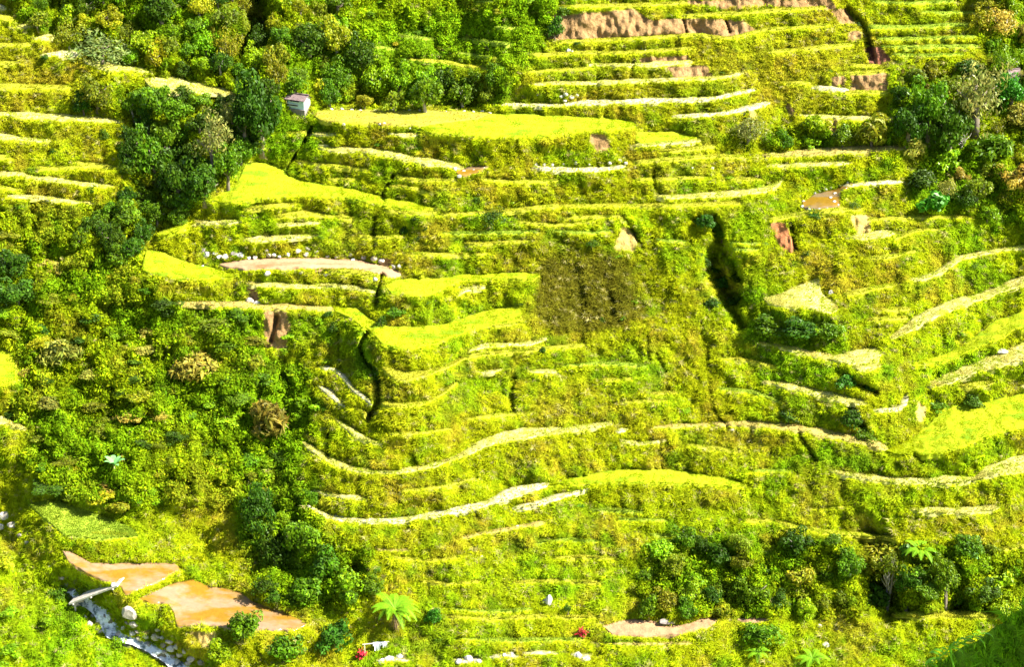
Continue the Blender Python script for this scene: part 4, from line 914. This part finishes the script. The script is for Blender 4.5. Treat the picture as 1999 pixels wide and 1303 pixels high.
top_f = [(30,-20),(1080,-20),(1070,45),(1050,110),(1000,160),(965,215),(620,215),(600,180),(540,180),(500,200),(460,180),(300,140),(160,95),(60,50),(20,0)]
top_b = [(30,-20),(700,-20),(690,90),(760,150),(965,165),(965,215),(620,215),(600,180),(540,180),(500,200),(460,180),(300,140),(160,95),(60,50),(20,0)]
top_s = [(700,-20),(1080,-20),(1070,45),(1050,110),(1000,160),(965,165),(760,150),(690,90)]
ravine = [(250,200),(290,185),(470,200),(560,215),(470,318),(455,335),(400,395),(330,440),(285,480),(250,520),(150,470),(210,400),(245,390),(250,330)]
fill(top_b, 80, (18, 38), (1.5, 2.4), ['dense', 'dense', 'fine', 'bush'], ['mid', 'mid', 'lime', 'dk', 'olive', 'yel'], GF, 1.1, seed=2)
fill(top_s, 26, (8, 15), (.7, 1.1), ['bush', 'dense', 'broad'], ['mid', 'lime', 'lime', 'yel', 'olive'], GF, 1.1, seed=3)
fill(ravine, 40, (20, 34), (1.4, 2.3), ['dense', 'dense', 'bush'], ['dk', 'dk', 'mid', 'mid'], GV, 1.0, seed=4)
fill(ZC, 62, (18, 36), (.6, 1.05), ['bush', 'reedy', 'fine', 'dense', 'bush'], ['mid', 'lime', 'olive', 'yel', 'dk', 'straw', 'olive'], GL, 1.15, sort='shrub', seed=5)
fill(ZC, 26, (12, 19), (.9, 1.5), ['bush', 'broad', 'reedy'], ['mid', 'lime', 'olive', 'yel', 'dk'], GL, 1.0, sort='shrub', seed=6)
fill(ZB, 46, (18, 36), (1.2, 2.0), ['dense', 'bush', 'fine', 'wispy', 'reedy'], ['mid', 'dk', 'olive', 'lime', 'straw', 'yel'], GR_, 1.1, seed=7)
fill(ZB, 18, (9, 16), (1.1, 1.8), ['bush', 'dense', 'reedy'], ['mid', 'dk', 'olive', 'brown', 'yel'], GR_, 1.0, seed=8)
fill(ZD, 50, (16, 34), (1.2, 2.2), ['dense', 'bush', 'dense', 'broad'], ['mid', 'lime', 'dk', 'olive', 'mid'], GB, 1.1, seed=9)
fill(ZE, 12, (14, 26), (1.1, 1.8), ['dense', 'bush'], ['dk', 'mid', 'lime'], GL, 1.1, sort='shrub', seed=10)
near = [(-20,1060),(60,1100),(120,1190),(220,1290),(300,1320),(-20,1320)]
fill(near, 5, (16, 30), (.7, 1.1), ['bush', 'reedy'], ['lime', 'yel', 'lime'], 'bushes on the near bank of the stream', 1.3, sort='shrub', seed=11)
mids = [(480,600),(640,620),(660,720),(600,860),(500,700)]
fill(mids, 12, (9, 18), (.9, 1.3), ['bush', 'broad'], ['mid', 'lime'], GT, 1.2, sort='shrub', seed=12)
terr = [(560,250),(1000,250),(1450,320),(1999,460),(1999,1050),(1300,1060),(740,1200),(660,1000),(760,700),(480,560),(300,470)]
fill(terr, 44, (6, 13), (.7, 1.2), ['bush', 'bush', 'broad', 'wispy'], ['dk', 'mid', 'mid', 'olive', 'lime'], GT, 1.6, sort='shrub', seed=13)
upr = [(1040,90),(1500,20),(1900,10),(1900,120),(1740,130),(1740,235),(1240,235),(980,215)]
fill(upr, 12, (5, 10), (.7, 1.2), ['bush', 'wispy'], ['dk', 'mid', 'mid', 'olive'], GT, 1.6, sort='shrub', seed=14)
low = [(720,1100),(1250,1080),(1260,1290),(900,1290),(720,1240)]
fill(low, 10, (6, 13), (.7, 1.2), ['bush', 'reedy'], ['mid', 'lime', 'yel'], GT, 1.6, sort='shrub', seed=15)
# ------------------------------------------------------------------ the white hut and the far roof
M_TINW = plain('white_tin', (.60, .63, .65), .5, 2.0, .88, 1.06, 0); M_TINSHADE = plain('shade_blue_tin', (.42, .55, .60), .5, 2.0, .88, 1.06, 0)  # second tin is the white one with its bluish shade painted in
M_RUST = plain('rusty_roof', (.175, .125, .12), .7, 2.5, .6, 1.3, .01, 12); M_DARK = plain('dark_opening', (.02, .025, .03), .8, 3, .8, 1.2, 0); M_WOOD = plain('grey_wood', (.5, .45, .38), .85, 3, .65, 1.2, .015, 20)
M_STONE = plain('pale_stone', (.42, .36, .30), .85, 2.0, .7, 1.2, .05, 5); M_STONEW = plain('white_stone', (.44, .415, .38), .85, 2.0, .8, 1.12, .04, 5); M_STONED = plain('grey_stone', (.22, .19, .17), .85, 2.0, .6, 1.3, .05, 5)
def Rz(a): c, s = math.cos(a), math.sin(a); return np.array([[c, -s, 0], [s, c, 0], [0, 0, 1]])
def corrugated(p0, p1, z0, z1, nrm, n, depth=.03, lift=None):
    """upright tin sheet between two ground points with ribs"""
    p0, p1 = np.array(p0, float), np.array(p1, float); V = []
    for i in range(n * 2 + 1):
        t = i / (n * 2); p = p0 * (1 - t) + p1 * t; o_ = np.array(nrm) * (depth if i % 2 else 0)
        zt = z1 if lift is None else z1 + lift * (1 - abs(2 * t - 1))
        V += [(p[0] + o_[0], p[1] + o_[1], z0), (p[0] + o_[0], p[1] + o_[1], zt)]
    return V, [(2 * i, 2 * i + 2, 2 * i + 3, 2 * i + 1) for i in range(n * 2)]
def hut(x, y, w_, d_, hw, hr, yaw, label, name='hut', small=False):
    p = ground(x, y); rt = empty(name, p + [0, 0, -.05], yaw)
    hx, hy = w_ / 2, d_ / 2; e = .28
    b = MB(); b.box((0, 0, -.42), (w_ + .3, d_ + .3, 1.05)); obj('base', b.mesh('base', [M_STONED]), rt)
    for nm, a0, a1, nn, lf, mt in (('wall', (-hx, -hy), (hx, -hy), (0, -1), None, M_TINSHADE), ('wall', (hx, -hy), (hx, hy), (1, 0), hr * .9, M_TINW), ('wall', (-hx, hy), (hx, hy), (0, 1), None, M_TINW), ('wall', (-hx, -hy), (-hx, hy), (-1, 0), hr * .9, M_TINSHADE)):
        v, f = corrugated(a0, a1, .12, hw, nn, 12, .02, lf); b = MB(); b.add(v, f); wl = obj(nm, b.mesh(nm, [mt]), rt)
        if nm == 'wall' and nn == (0, -1) and not small:
            for zc, x0, x1 in ((hw * .40, -hx * .95, hx * .25), (hw * .78, -hx * .7, hx * .45)):
                b = MB(); b.box(((x0 + x1) / 2, -hy - .05, zc), (x1 - x0, .06, .15)); obj('window', b.mesh('window', [M_DARK]), wl)
                b = MB(); b.box(((x0 + x1) / 2, -hy - .09, zc - .12), (x1 - x0 + .1, .08, .06)); b.box(((x0 + x1) / 2, -hy - .09, zc + .12), (x1 - x0 + .1, .08, .06)); obj('shutter_rail', b.mesh('shutter_rail', [M_TINW]), wl)
    b = MB()
    for s in (-1, 1):     # ridge runs across the front
        n_ = 14; V = []
        for i in range(n_ * 2 + 1):
            t = -1 + i / n_; xx = t * (hx + e); zz = .025 if i % 2 else 0
            V += [(xx, s * (hy + e), hw - e * .55 + zz), (xx, 0, hw + hr + zz)]
        b.add(V, [(2 * i, 2 * i + 2, 2 * i + 3, 2 * i + 1) for i in range(n_ * 2)])
        V2 = [(a, b_, c - .05) for a, b_, c in V]; b.add(V2, [(2 * i, 2 * i + 2, 2 * i + 3, 2 * i + 1) for i in range(n_ * 2)])
    rf = obj('roof', b.mesh('roof', [M_RUST]), rt)
    b = MB(); b.box((0, 0, hw + hr + .05), (2 * (hx + e), .22, .05)); obj('ridge_cap', b.mesh('ridge_cap', [M_RUST]), rf)
    if not small:
        b = MB(); b.box((hx + .04, -.25, .65), (.05, .6, 1.05)); d = obj('door', b.mesh('door', [M_TINW]), rt)
        b = MB(); b.box((hx + .09, -.02, .65), (.05, .07, .07)); obj('handle', b.mesh('handle', [M_DARK]), d)
        b = MB()
        for q in (-1, 1): b.tube([(-hx - .7, q * hy * .8, 0), (-hx - .7, q * hy * .8, hw * .55)], .045, 5)
        obj('post', b.mesh('post', [M_WOOD]), rt)
        b = MB(); b.box((-hx - .4, 0, hw * .58), (.95, d_ + .2, .05), Rz(0)); obj('lean_to_roof', b.mesh('lean_to_roof', [M_TINSHADE]), rt)
    tag(rt, label, 'hut'); return rt
hut(584, 211, 2.2, 1.3, 1.35, .38, math.radians(-27), 'small white tin hut, shade side coloured pale blue, rusty roof, on the plateau corner')
hut(1976, 156, 1.3, 1.1, .8, .5, math.radians(25), 'tiny distant hut with dark rusty roof and white gable in the upper right wood', small=True)

# ------------------------------------------------------------------ stream, footbridge, boulders
M_WATER, n, b = new_mat('stream_water')
cr = n.nodes.new('ShaderNodeValToRGB'); cr.color_ramp.elements[0].position = .40; cr.color_ramp.elements[0].color = (.07, .10, .11, 1); cr.color_ramp.elements[1].position = .52; cr.color_ramp.elements[1].color = (.6, .64, .67, 1)
t = noise_node(n, 1.1, 6, .6); n.links.new(t.outputs[0], cr.inputs[0]); n.links.new(cr.outputs[0], b.inputs['Base Color']); b.inputs['Roughness'].default_value = .25; b.inputs['Specular IOR Level'].default_value = .5
bump(n, b, 3.0, .12)
sp_ = smooth_line(np.array([(a, b_) for a, b_ in STREAM], float), 4.0)
d_ = np.gradient(sp_, axis=0); d_ /= np.linalg.norm(d_, axis=1)[:, None]; nn_ = np.stack([-d_[:, 1], d_[:, 0]], 1)
wd_ = 13 + 10 * vnoise(sp_[:, 0], sp_[:, 1], 30, 99)
Gs = sp_[:, None] + nn_[:, None] * np.linspace(-1, 1, 9)[None, :, None] * wd_[:, None, None] * np.array([1.0, .8])
wl_ = ground(Gs[..., 0], Gs[..., 1]); wl_[..., 2] += .22 + .16 * (fbm(Gs[..., 0], Gs[..., 1], 7, 101) - .5)
zc_ = wl_[:, 4, 2].copy(); zc_ = np.convolve(np.pad(zc_, 4, 'edge'), np.ones(9) / 9, 'same')[4:-4]; wl_[..., 2] = wl_[..., 2] * .35 + zc_[:, None] * .65 + .12
a_, b_ = wl_.shape[:2]; ii = np.arange(a_ * b_).reshape(a_, b_)
tag(obj('stream_water', mesh_arrays('stream_water', wl_.reshape(-1, 3), np.stack([ii[:-1, :-1], ii[:-1, 1:], ii[1:, 1:], ii[1:, :-1]], -1).reshape(-1, 4), True, [M_WATER])), kind='structure')
import bmesh
def rock_mesh(seed, mat, sub_=2, ang=.35):
    bm = bmesh.new(); bmesh.ops.create_icosphere(bm, subdivisions=sub_, radius=1.0); r = np.random.default_rng(seed)
    pl = [r.normal(0, 1, 3) for _ in range(9)]; pl = [p / np.linalg.norm(p) for p in pl]; dd = r.uniform(.55, .85, 9)
    for v in bm.verts:
        c = np.array(v.co)
        for p, q in zip(pl, dd):
            s = c @ p
            if s > q: c = c - p * (s - q) * .85
        v.co = c + r.normal(0, .03, 3)
    me = bpy.data.meshes.new('boulder'); bm.to_mesh(me); bm.free(); me.materials.append(mat); return me
RK = {k: [rock_mesh(s + i * 7, m) for i in range(3)] for k, s, m in (('pale', 300, M_STONE), ('white', 330, M_STONEW), ('grey', 360, M_STONED))}
def rock(x, y, r_px, kind='pale', label=None, group=None, asp=(1, .85, .7), lift=.25):
    m = px_m(x, y); r = r_px * m; o = obj('boulder', RK[kind][rng.integers(3)], loc=ground(x, y) + [0, 0, r * lift], rot=(rng.normal(0, .2), rng.normal(0, .2), rng.uniform(0, 6.28)), scale=(r * asp[0], r * asp[1], r * asp[2]))
    tag(o, label, 'boulder', group)
    if not label: later(o, x, y, {'pale': 'pale boulder', 'white': 'white stone', 'grey': 'grey boulder'}[kind], 'rock' + kind)
    return o
GS = 'boulders along the stream'
rock(254, 1206, 17, 'pale', 'big pale boulder at the stream edge below the footbridge and the pond corner', GS, (1.05, .9, .95), .5)
rock(262, 1222, 12, 'pale', None, GS); rock(152, 1180, 15, 'pale', 'pale rounded boulder under the left end of the footbridge', GS, lift=.4); rock(222, 1148, 9, 'white', 'white boulder at the right end of the footbridge by the pond', GS, lift=.6)
for x, y, r_, k in [(175,1222,9,'pale'),(190,1230,8,'grey'),(205,1205,6,'grey'),(240,1228,7,'white'),(258,1240,9,'white'),(248,1218,6,'grey'),(290,1262,10,'pale'),(305,1248,11,'pale'),(320,1262,9,'grey'),(335,1270,12,'white'),(352,1282,10,'pale'),(345,1298,9,'white'),(375,1290,12,'pale'),(395,1298,10,'grey'),(310,1232,8,'pale'),(300,1280,8,'white'),(8,1012,14,'pale'),(24,1030,12,'pale'),(2,1032,10,'white'),(40,1048,8,'grey'),(52,1062,7,'pale'),(165,1208,7,'white'),(215,1238,7,'white'),(325,1290,8,'white'),(120,1132,7,'pale'),(130,1145,8,'grey'),(98,1110,6,'pale'),(180,1205,6,'white'),(192,1214,7,'white'),(198,1236,9,'pale'),(232,1240,8,'pale'),(272,1250,9,'pale'),(284,1246,7,'white'),(268,1236,7,'grey'),(318,1248,8,'white'),(330,1256,9,'pale'),(346,1266,9,'white'),(360,1274,8,'pale'),(368,1300,9,'pale'),(322,1276,7,'pale'),(338,1284,7,'grey')]:
    rock(x, y, r_, k, None, GS, lift=.35)
GM = 'white stones along the back of the mud field'
for x, y, r_, k in [(398,492,9,'grey'),(405,500,10,'white'),(420,497,7,'white'),(428,505,8,'white'),(440,504,9,'white'),(458,498,8,'grey'),(470,502,10,'white'),(485,505,6,'white'),(498,505,6,'pale'),(525,501,8,'pale'),(535,500,6,'white'),(562,500,7,'white'),(582,493,8,'white'),(597,499,7,'white'),(601,488,7,'grey'),(617,494,6,'grey'),(520,492,6,'grey'),(545,503,5,'white'),(685,500,8,'grey'),(690,510,6,'white'),(770,524,8,'white'),(780,522,6,'white'),(730,508,8,'pale'),(745,512,9,'pale'),(733,548,7,'white'),(522,536,8,'white'),(588,534,6,'grey'),(636,538,6,'grey'),(396,522,5,'white'),(468,556,9,'pale'),(488,590,9,'pale'),(502,594,8,'white'),(380,478,5,'pale'),(450,470,5,'white'),(640,503,5,'pale'),(658,504,6,'pale'),(710,505,7,'pale')]:
    rock(x, y, r_, k, None, GM, lift=.35)
GP = 'small stones on terrace edges'
for x in range(650, 960, 17):
    rock(x + rng.uniform(-5, 5), 216 + rng.uniform(-1.5, 2) + (x - 650) * .012, rng.uniform(2.5, 4.5), 'white', None, GP, (1.3, 1, .8))
for x, y, r_ in [(742,244,4),(750,243,5),(800,251,4),(672,244,4),(905,336,5),(888,332,6),(897,346,6),(925,334,4),(945,330,4),(1046,322,5),(1062,323,5),(1078,324,6),(1100,322,4),(1125,320,6),(1135,318,5),(1150,322,4),(1190,320,5),(1210,316,6),(1218,312,6),(1222,320,5),(1095,190,6),(1105,186,6),(1115,192,7),(1125,188,6),(1102,198,5),(1110,100,6),(1118,103,5),(1105,102,4),(1050,186,3),(1200,123,3),(1255,97,4),(1390,330,5),(1350,330,4)]:
    rock(x, y, r_, 'white', None, GP, lift=.35)
for x, y, r_ in [(1568,395,5),(1566,405,5),(1562,385,4),(1590,378,4),(1600,374,4),(1612,371,4),(1622,368,4),(1640,362,4),(1655,358,4),(1630,380,5),(1622,388,5),(1628,396,5),(1636,402,4),(1600,410,4),(1580,410,4),(1615,409,4)]:
    rock(x, y, r_, 'white', None, 'stones rimming the mud pool', lift=.4)
rock(1072, 1180, 11, 'white', 'white upright boulder on the grassy slope above the left red plant pair', None, (.8, .7, 1.3), .8); rock(1064, 1176, 6, 'pale', None, GP)
rock(1305, 1218, 12, 'grey', 'flat grey slab at the back of the pinkish soil patch', None, (1.7, .8, .35), .3)
rock(1952, 690, 13, 'white', 'white stone on the green step at the right edge', None, (1.3, .8, .5), .5); rock(1622, 576, 8, 'white', 'small white stone right of the triangular pale field', None, (1, .8, .8), .5)
for x, y, r_ in [(1635,1232,7),(1612,1262,9),(1600,1225,6),(745,1296,9),(760,1290,10),(780,1286,9),(895,1296,9),(915,1290,11),(935,1294,7),(1128,1284,10),(1145,1290,8),(985,1282,6),(1000,1280,6),(858,1020,5),(664,1020,5),(600,992,7),(1430,842,6),(1010,1030,5),(1260,100,4),(940,1090,5),(1035,1230,5)]:
    rock(x, y, r_, 'white' if y > 1250 else 'pale', None, GP, lift=.4)

# footbridge: two beams and a plank deck over the stream
A_ = ground(143, 1189) + [0, 0, .95]; B_ = ground(236, 1147) + [0, 0, .55]
rt = empty('footbridge', (A_ + B_) / 2, 0); mid = (A_ + B_) / 2; dr = B_ - A_; ln = np.linalg.norm(dr); dr /= ln
sd = np.cross(dr, [0, 0, 1]); sd /= np.linalg.norm(sd); up_ = np.cross(sd, dr); RR = np.stack([dr, sd, up_], 1)
for off, wd in ((-.66, .52), (-.08, .50), (.56, .56)):
    b = MB(); b.box(sd * off, (ln, wd, .12 + .04 * (off > 0)), RR); obj('plank', b.mesh('plank', [M_WOOD]), rt)
for q in (-.42, -.05, .4):
    b = MB(); b.box(dr * ln * q - up_ * .13, (.14, 1.9, .12), RR); obj('crossbeam', b.mesh('crossbeam', [M_WOOD]), rt)
for q in (-.42, .4):
    for s in (-.4, .4):
        b = MB(); o_ = dr * ln * q + sd * s; b.tube([o_ - [0, 0, .1], o_ - [0, 0, 1.4]], .09, 6); obj('post', b.mesh('post', [M_WOOD]), rt)
tag(rt, 'grey wooden plank footbridge crossing the stream at lower left', 'footbridge')

# ------------------------------------------------------------------ ferns, red plants, banana, reed, washing
M_FROND = plain('fern_frond', (.13, .29, .006), .6, 4, .8, 1.2, 0); M_SKIRT = plain('dry_fronds', (.30, .20, .09), .9, 6, .5, 1.3, 0); M_FTRUNK = plain('fern_trunk', (.06, .045, .03), .95, 6, .6, 1.4, .03, 15)
M_RED = plain('red_leaf', (.34, .012, .025), .5, 3, .6, 1.5, 0); M_BAN = plain('banana_leaf', (.14, .34, .10), .45, 3, .8, 1.2, 0); M_CANE = plain('cane_leaf', (.14, .36, .01), .4, 5, .7, 1.3, 0)
def frond(L_, droop, seed, wid=.16, rise_=.35, n=26):
    r = np.random.default_rng(seed); V = []; Fc = []
    def pt(t): return np.array([t * L_, 0, L_ * (rise_ * math.sin(t * 2.2) - droop * t * t)])
    for k in range(n):
        t = .1 + .9 * k / n; p = pt(t); w = wid * L_ * 1.15 * math.sin(math.pi * min(1, .12 + t * .86)) ** .8
        for s in (-1, 1):
            e = p + np.array([w * .35, s * w, -w * .22]); i = len(V); q = pt(min(1, t + .9 / n * .55))
            V += [p, q, e + np.array([.02, 0, 0]), e]; Fc += [(i, i + 1, i + 2, i + 3)]
    for k in range(6):
        a, b_ = pt(k / 6), pt((k + 1) / 6); i = len(V); V += [a + [0, .02, .01], a - [0, .02, -.01], b_ - [0, .02, -.01], b_ + [0, .02, .01]]; Fc += [(i, i + 1, i + 2, i + 3)]
    return mesh_arrays('frond', V, np.array(Fc), False, [M_FROND])
FRM = [frond(1.0, .35, 1), frond(1.0, .55, 2), frond(1.0, .2, 3)]
def tree_fern(x, y, r_px, h_px, label, skirt_=True, nf=20, grp=None):
    p = ground(x, y); m = px_m(x, y); r = r_px * m; h = h_px * m; rt = empty('tree_fern', p, 0)
    b = MB(); b.tube([(0, 0, -.2), (.05, 0, h * .5), (0, 0, h)], [.17, .12, .1], 7); obj('trunk', b.mesh('trunk', [M_FTRUNK], True), rt)
    for k in range(nf):
        obj('frond', FRM[k % 3], rt, loc=(0, 0, h), rot=(0, rng.uniform(-.25, .15), k * 6.283 / nf + rng.normal(0, .12)), scale=r * rng.uniform(.85, 1.1))
    if skirt_:
        V = []; Fc = []
        for k in range(60):
            a = rng.uniform(0, 6.283); d = np.array([math.cos(a), math.sin(a), 0]); s = np.array([-d[1], d[0], 0]) * .03; t = h * rng.uniform(.55, .9); e = d * h * rng.uniform(.2, .42)
            i = len(V); V += [np.array([0, 0, t]) - s, np.array([0, 0, t]) + s, e + s + [0, 0, t * rng.uniform(.0, .35)]]; Fc += [(i, i + 1, i + 2)]
        obj('dry_skirt', mesh_arrays('dry_skirt', V, np.array(Fc), False, [M_SKIRT]), rt)
    tag(rt, label, 'tree fern', grp); return rt
tree_fern(772, 1232, 50, 46, 'bright green tree fern with dark trunk and brown skirt at bottom centre left', grp='tree ferns'); tree_fern(1792, 1118, 34, 48, 'bright tree fern rising over the dark hollow at lower right', False, 12, 'tree ferns')
tree_fern(1480, 1290, 26, 16, 'half hidden fern clump on the bottom edge right of centre', False, 10, 'tree ferns'); tree_fern(1585, 1300, 34, 14, 'low feathery fern on the bottom edge left of the shaded bank', False, 10, 'tree ferns')
def leaf(L_, wd, arch, mat, name='leaf', n=5):
    V = []; Fc = []
    for k in range(n + 1):
        t = k / n; z = L_ * (t * .9 - arch * t * t); xx = L_ * t * (.35 + arch * .55); w = wd * math.sin(math.pi * min(1, .08 + t * .9)) ** .7 + .002
        V += [(xx, -w, z + w * .25), (xx + .004, 0, z), (xx, w, z + w * .25)]
    for k in range(n):
        for q in (0, 1): Fc.append((3 * k + q, 3 * k + q + 1, 3 * k + q + 4, 3 * k + q + 3))
    return mesh_arrays(name, V, np.array(Fc), True, [mat])
REDL = [leaf(.75, .075, .35, M_RED), leaf(.6, .07, .7, M_RED)]
def red_plant(x, y, h_px, label):
    p = ground(x, y); h = h_px * px_m(x, y); rt = empty('red_plant', p, 0)
    b = MB(); b.tube([(0, 0, -.1), (0, 0, h * .75)], [.03, .02], 5); b.tube([(0, 0, .2), (.25, .05, h * .5)], [.02, .015], 5); b.tube([(0, 0, .15), (-.22, -.1, h * .45)], [.02, .015], 5); obj('stem', b.mesh('stem', [M_BARK]), rt)
    for cx_, cy_, cz_ in ((0, 0, h * .6), (.25, .05, h * .42), (-.22, -.1, h * .38), (0, -.1, h * .25)):
        for k in range(11):
            obj('leaf', REDL[k % 2], rt, loc=(cx_, cy_, cz_), rot=(rng.normal(0, .25), rng.uniform(-.1, .9), k * .571 + rng.normal(0, .2)), scale=h * .55 * rng.uniform(.8, 1.15))
    tag(rt, label, 'plant', 'red leaved ti plants')
red_plant(1135, 1248, 31, 'crimson leaved plant at the left tip of the pinkish soil patch'); red_plant(706, 1292, 33, 'crimson leaved plant on the bottom edge under the hanging white cloths')
BANL = leaf(1.5, .22, .45, M_BAN, 'leaf', 6)
def banana(x, y, s, label):
    rt = empty('banana_plant', ground(x, y), 0); b = MB(); b.tube([(0, 0, -.1), (0, 0, .9)], [.1, .06], 7); obj('stem', b.mesh('stem', [plain('banana_stem', (.35, .38, .12))]), rt)
    for k in range(7): obj('leaf', BANL, rt, loc=(0, 0, .8), rot=(0, rng.uniform(-.1, .5), k * .9), scale=rng.uniform(.8, 1.1))
    rt.scale = (s,) * 3; tag(rt, label, 'plant', 'banana plants')
banana(224, 925, 1.15, 'small banana plant with pale blue green leaves on the overgrown lower left slope'); banana(1895, 1100, .8, 'small banana plant with upright leaves above the right part of the thicket')
# washing on a rail
p = ground(735, 1278); rt = empty('washing_rail', p, math.radians(8)); b = MB()
for q in (-1.15, 1.05):
    b = MB(); b.tube([(q, 0, -.2), (q, 0, 1.25)], .05, 5); obj('post', b.mesh('post', [M_WOOD]), rt)
b = MB(); b.tube([(-1.35, 0, 1.2), (1.3, 0, 1.3)], .05, 6); obj('rail', b.mesh('rail', [M_WOOD]), rt)
tag(rt, 'light wooden rail on two posts behind the lower red plant', 'rail')
M_CLOTH = plain('white_cloth', (.62, .62, .68), .9, 2, .93, 1.03, 0)
def cloth(off, w_, h_, seed, label):
    V = []; n1, n2 = 9, 8; r = np.random.default_rng(seed)
    for s in (0, 1):
        for i in range(n1):
            for j in range(n2):
                a = i / (n1 - 1) - .5; t = j / (n2 - 1); z = 1.3 - t * h_ * (1 - .12 * s); yy = (-.07 if s == 0 else .07) - .06 * math.sin(a * 11 + seed) * t
                wd = 1.5 if j == 1 else 1.0
                V.append((off + a * w_ * (1.35 if t < .3 else .9) , yy, z + (.0 if j else .03) - abs(a) * .05))
    F_ = []
    for s in (0, 1):
        for i in range(n1 - 1):
            for j in range(n2 - 1): k = s * n1 * n2 + i * n2 + j; F_.append((k, k + 1, k + n2 + 1, k + n2))
    for i in range(n1 - 1): k = i * n2; F_.append((k, k + n2, k + n2 + n1 * n2, k + n1 * n2))
    o = obj('shirt', mesh_arrays('shirt', V, np.array(F_), True, [M_CLOTH]), loc=p, rot=(0, 0, math.radians(8))); tag(o, label, 'shirt', 'white shirts hung on the rail')
cloth(.1, .62, .85, 1, 'white shirt hanging on the wooden rail, larger and further left'); cloth(.78, .45, .6, 4, 'small white shirt hanging at the right end of the wooden rail')

# ------------------------------------------------------------------ shaded bank close to the viewer at lower right, with trees added beyond the edge of the view to shade it
def near_pt(x, y, z): return to_world(np.array(float(x)), np.array(float(y)), np.array(float(z)))
nxs = np.linspace(0, 1, 70); nys = np.linspace(0, 1, 46); A1, A2 = np.meshgrid(nxs, nys)
cr_ = np.array([(1770, 1330), (1830, 1296), (1880, 1266), (1930, 1236), (1975, 1206), (2040, 1165), (2160, 1110), (2400, 1030)], float); cl = smooth_line(cr_, 6)
ui = A1 * (len(cl) - 1); i_ = np.clip(ui.astype(int), 0, len(cl) - 2); f_ = (ui - i_)[..., None]; cre = cl[i_] * (1 - f_) + cl[i_ + 1] * f_
crest = to_world(cre[..., 0], cre[..., 1] + (vnoise(cre[..., 0], 0 * A1, 14, 111) - .5) * 10, 74 - 8 * A1)
bankW = crest + np.array([.25, -1.0, -.62]) * (A2 * 26)[..., None] + np.stack([0 * A1, 0 * A1, np.minimum(0, -.6 * (1 - np.exp(-A2 * 6))) * 1.0 + (fbm(A1 * 100, A2 * 60, 18, 115) - .5) * 1.5 * np.minimum(1, A2 * 6)], -1)
backW = crest[0] + np.array([0, 6, -9.0])
allW = np.concatenate([(crest[0] + np.array([0, 9, -22.0]))[None], (crest[0] + np.array([0, 3, -4.0]))[None], bankW], 0)
q1, q2 = allW.shape[:2]; ii = np.arange(q1 * q2).reshape(q1, q2); btint = cover(A1 * 400, A2 * 300); btint = np.concatenate([btint[:1], btint[:1], btint], 0) * .8
btint = mixc(btint, GREEN, np.full(btint.shape[:2], .7))
tag(obj('near_bank', mesh_arrays('near_bank', allW.reshape(-1, 3), np.stack([ii[1:, :-1], ii[1:, 1:], ii[:-1, 1:], ii[:-1, :-1]], -1).reshape(-1, 4), True, [M_GROUND], btint.reshape(-1, 3))), kind='structure')
NBK = 3600; a1 = rng.uniform(0, 1, NBK) ** 1.3; a2 = rng.uniform(0, .75, NBK)
def bil(Wd, a, b): u = a * (Wd.shape[1] - 1.001); v = b * (Wd.shape[0] - 1.001); j = u.astype(int); i = v.astype(int); fu = (u - j)[:, None]; fv = (v - i)[:, None]; return (Wd[i, j] * (1 - fu) + Wd[i, j + 1] * fu) * (1 - fv) + (Wd[i + 1, j] * (1 - fu) + Wd[i + 1, j + 1] * fu) * fv
bp = bil(bankW, a1, a2)
scatter('bank_grass', GR[1], bp, np.stack([rng.normal(0, .2, NBK), rng.normal(0, .2, NBK), rng.uniform(0, 6.28, NBK)], 1), rng.uniform(.45, 1.0, NBK), np.array([.20, .38, .012]) * rng.uniform(.7, 1.3, NBK)[:, None])
# trees added out of view on the sunny side, to throw shade on the bank
for k, (dx, dy, dz, r_, h_) in enumerate([(6.5, -3, -5, 3.4, 15), (10, 0, -4, 4.4, 17), (7.5, 3.5, -6, 3.4, 15), (12, -5, -3, 4.5, 19), (11, 6, -5, 4.4, 20)]):
    bp0 = near_pt(1999, 1260, 68) + [dx, dy, dz]
    rt = empty('shade_tree', bp0, k); obj('trunk', TR[k % 3], rt, scale=(h_ * .6, h_ * .6, h_)); obj('crown', CR['dense'][k % 4], rt, loc=(0, 0, h_ * .75), scale=(r_, r_, r_ * .9), color=TCOL['dk'])
    tag(rt, 'dark leafy tree added for shade past the bottom right edge, ' + ['lowest near one', 'tall rightmost of the middle', 'small far one', 'nearest to the viewer', 'farthest up the bank'][k], 'tree', 'trees added for shade past the right edge')
# arching leafy cane in front of the bank
CZ = 66.0
base = near_pt(1868, 1325, CZ); tipw = [near_pt(1868, 1325, CZ), near_pt(1857, 1285, CZ), near_pt(1856, 1266, CZ)]
rt = empty('cane_plant', base, 0); b = MB(); b.tube([q - base for q in tipw], [.035, .03, .025], 6); b.tube([near_pt(1818, 1296, CZ) - base, near_pt(1856, 1266, CZ) - base, near_pt(1885, 1252, CZ) - base, near_pt(1912, 1238, CZ) - base], [.02, .025, .02, .01], 5)
obj('stem', b.mesh('stem', [M_CANE]), rt)
CL = leaf(.62, .055, .9, M_CANE, 'leaf', 7)
spine = smooth_line(np.array([(1812, 1300), (1836, 1281), (1856, 1266), (1885, 1252), (1915, 1238)], float), 6.5)
for k, q in enumerate(spine):
    for s in (-1, 1):
        obj('leaf', CL, rt, loc=near_pt(q[0], q[1], CZ) - base, rot=(rng.normal(0, .2), .75 + rng.normal(0, .15), (0.15 if s > 0 else math.pi - .6) + rng.normal(0, .3)), scale=rng.uniform(.8, 1.15))
tag(rt, 'dark green arching cane with drooping leaves in front of the shaded bottom right bank', 'plant')
settle()
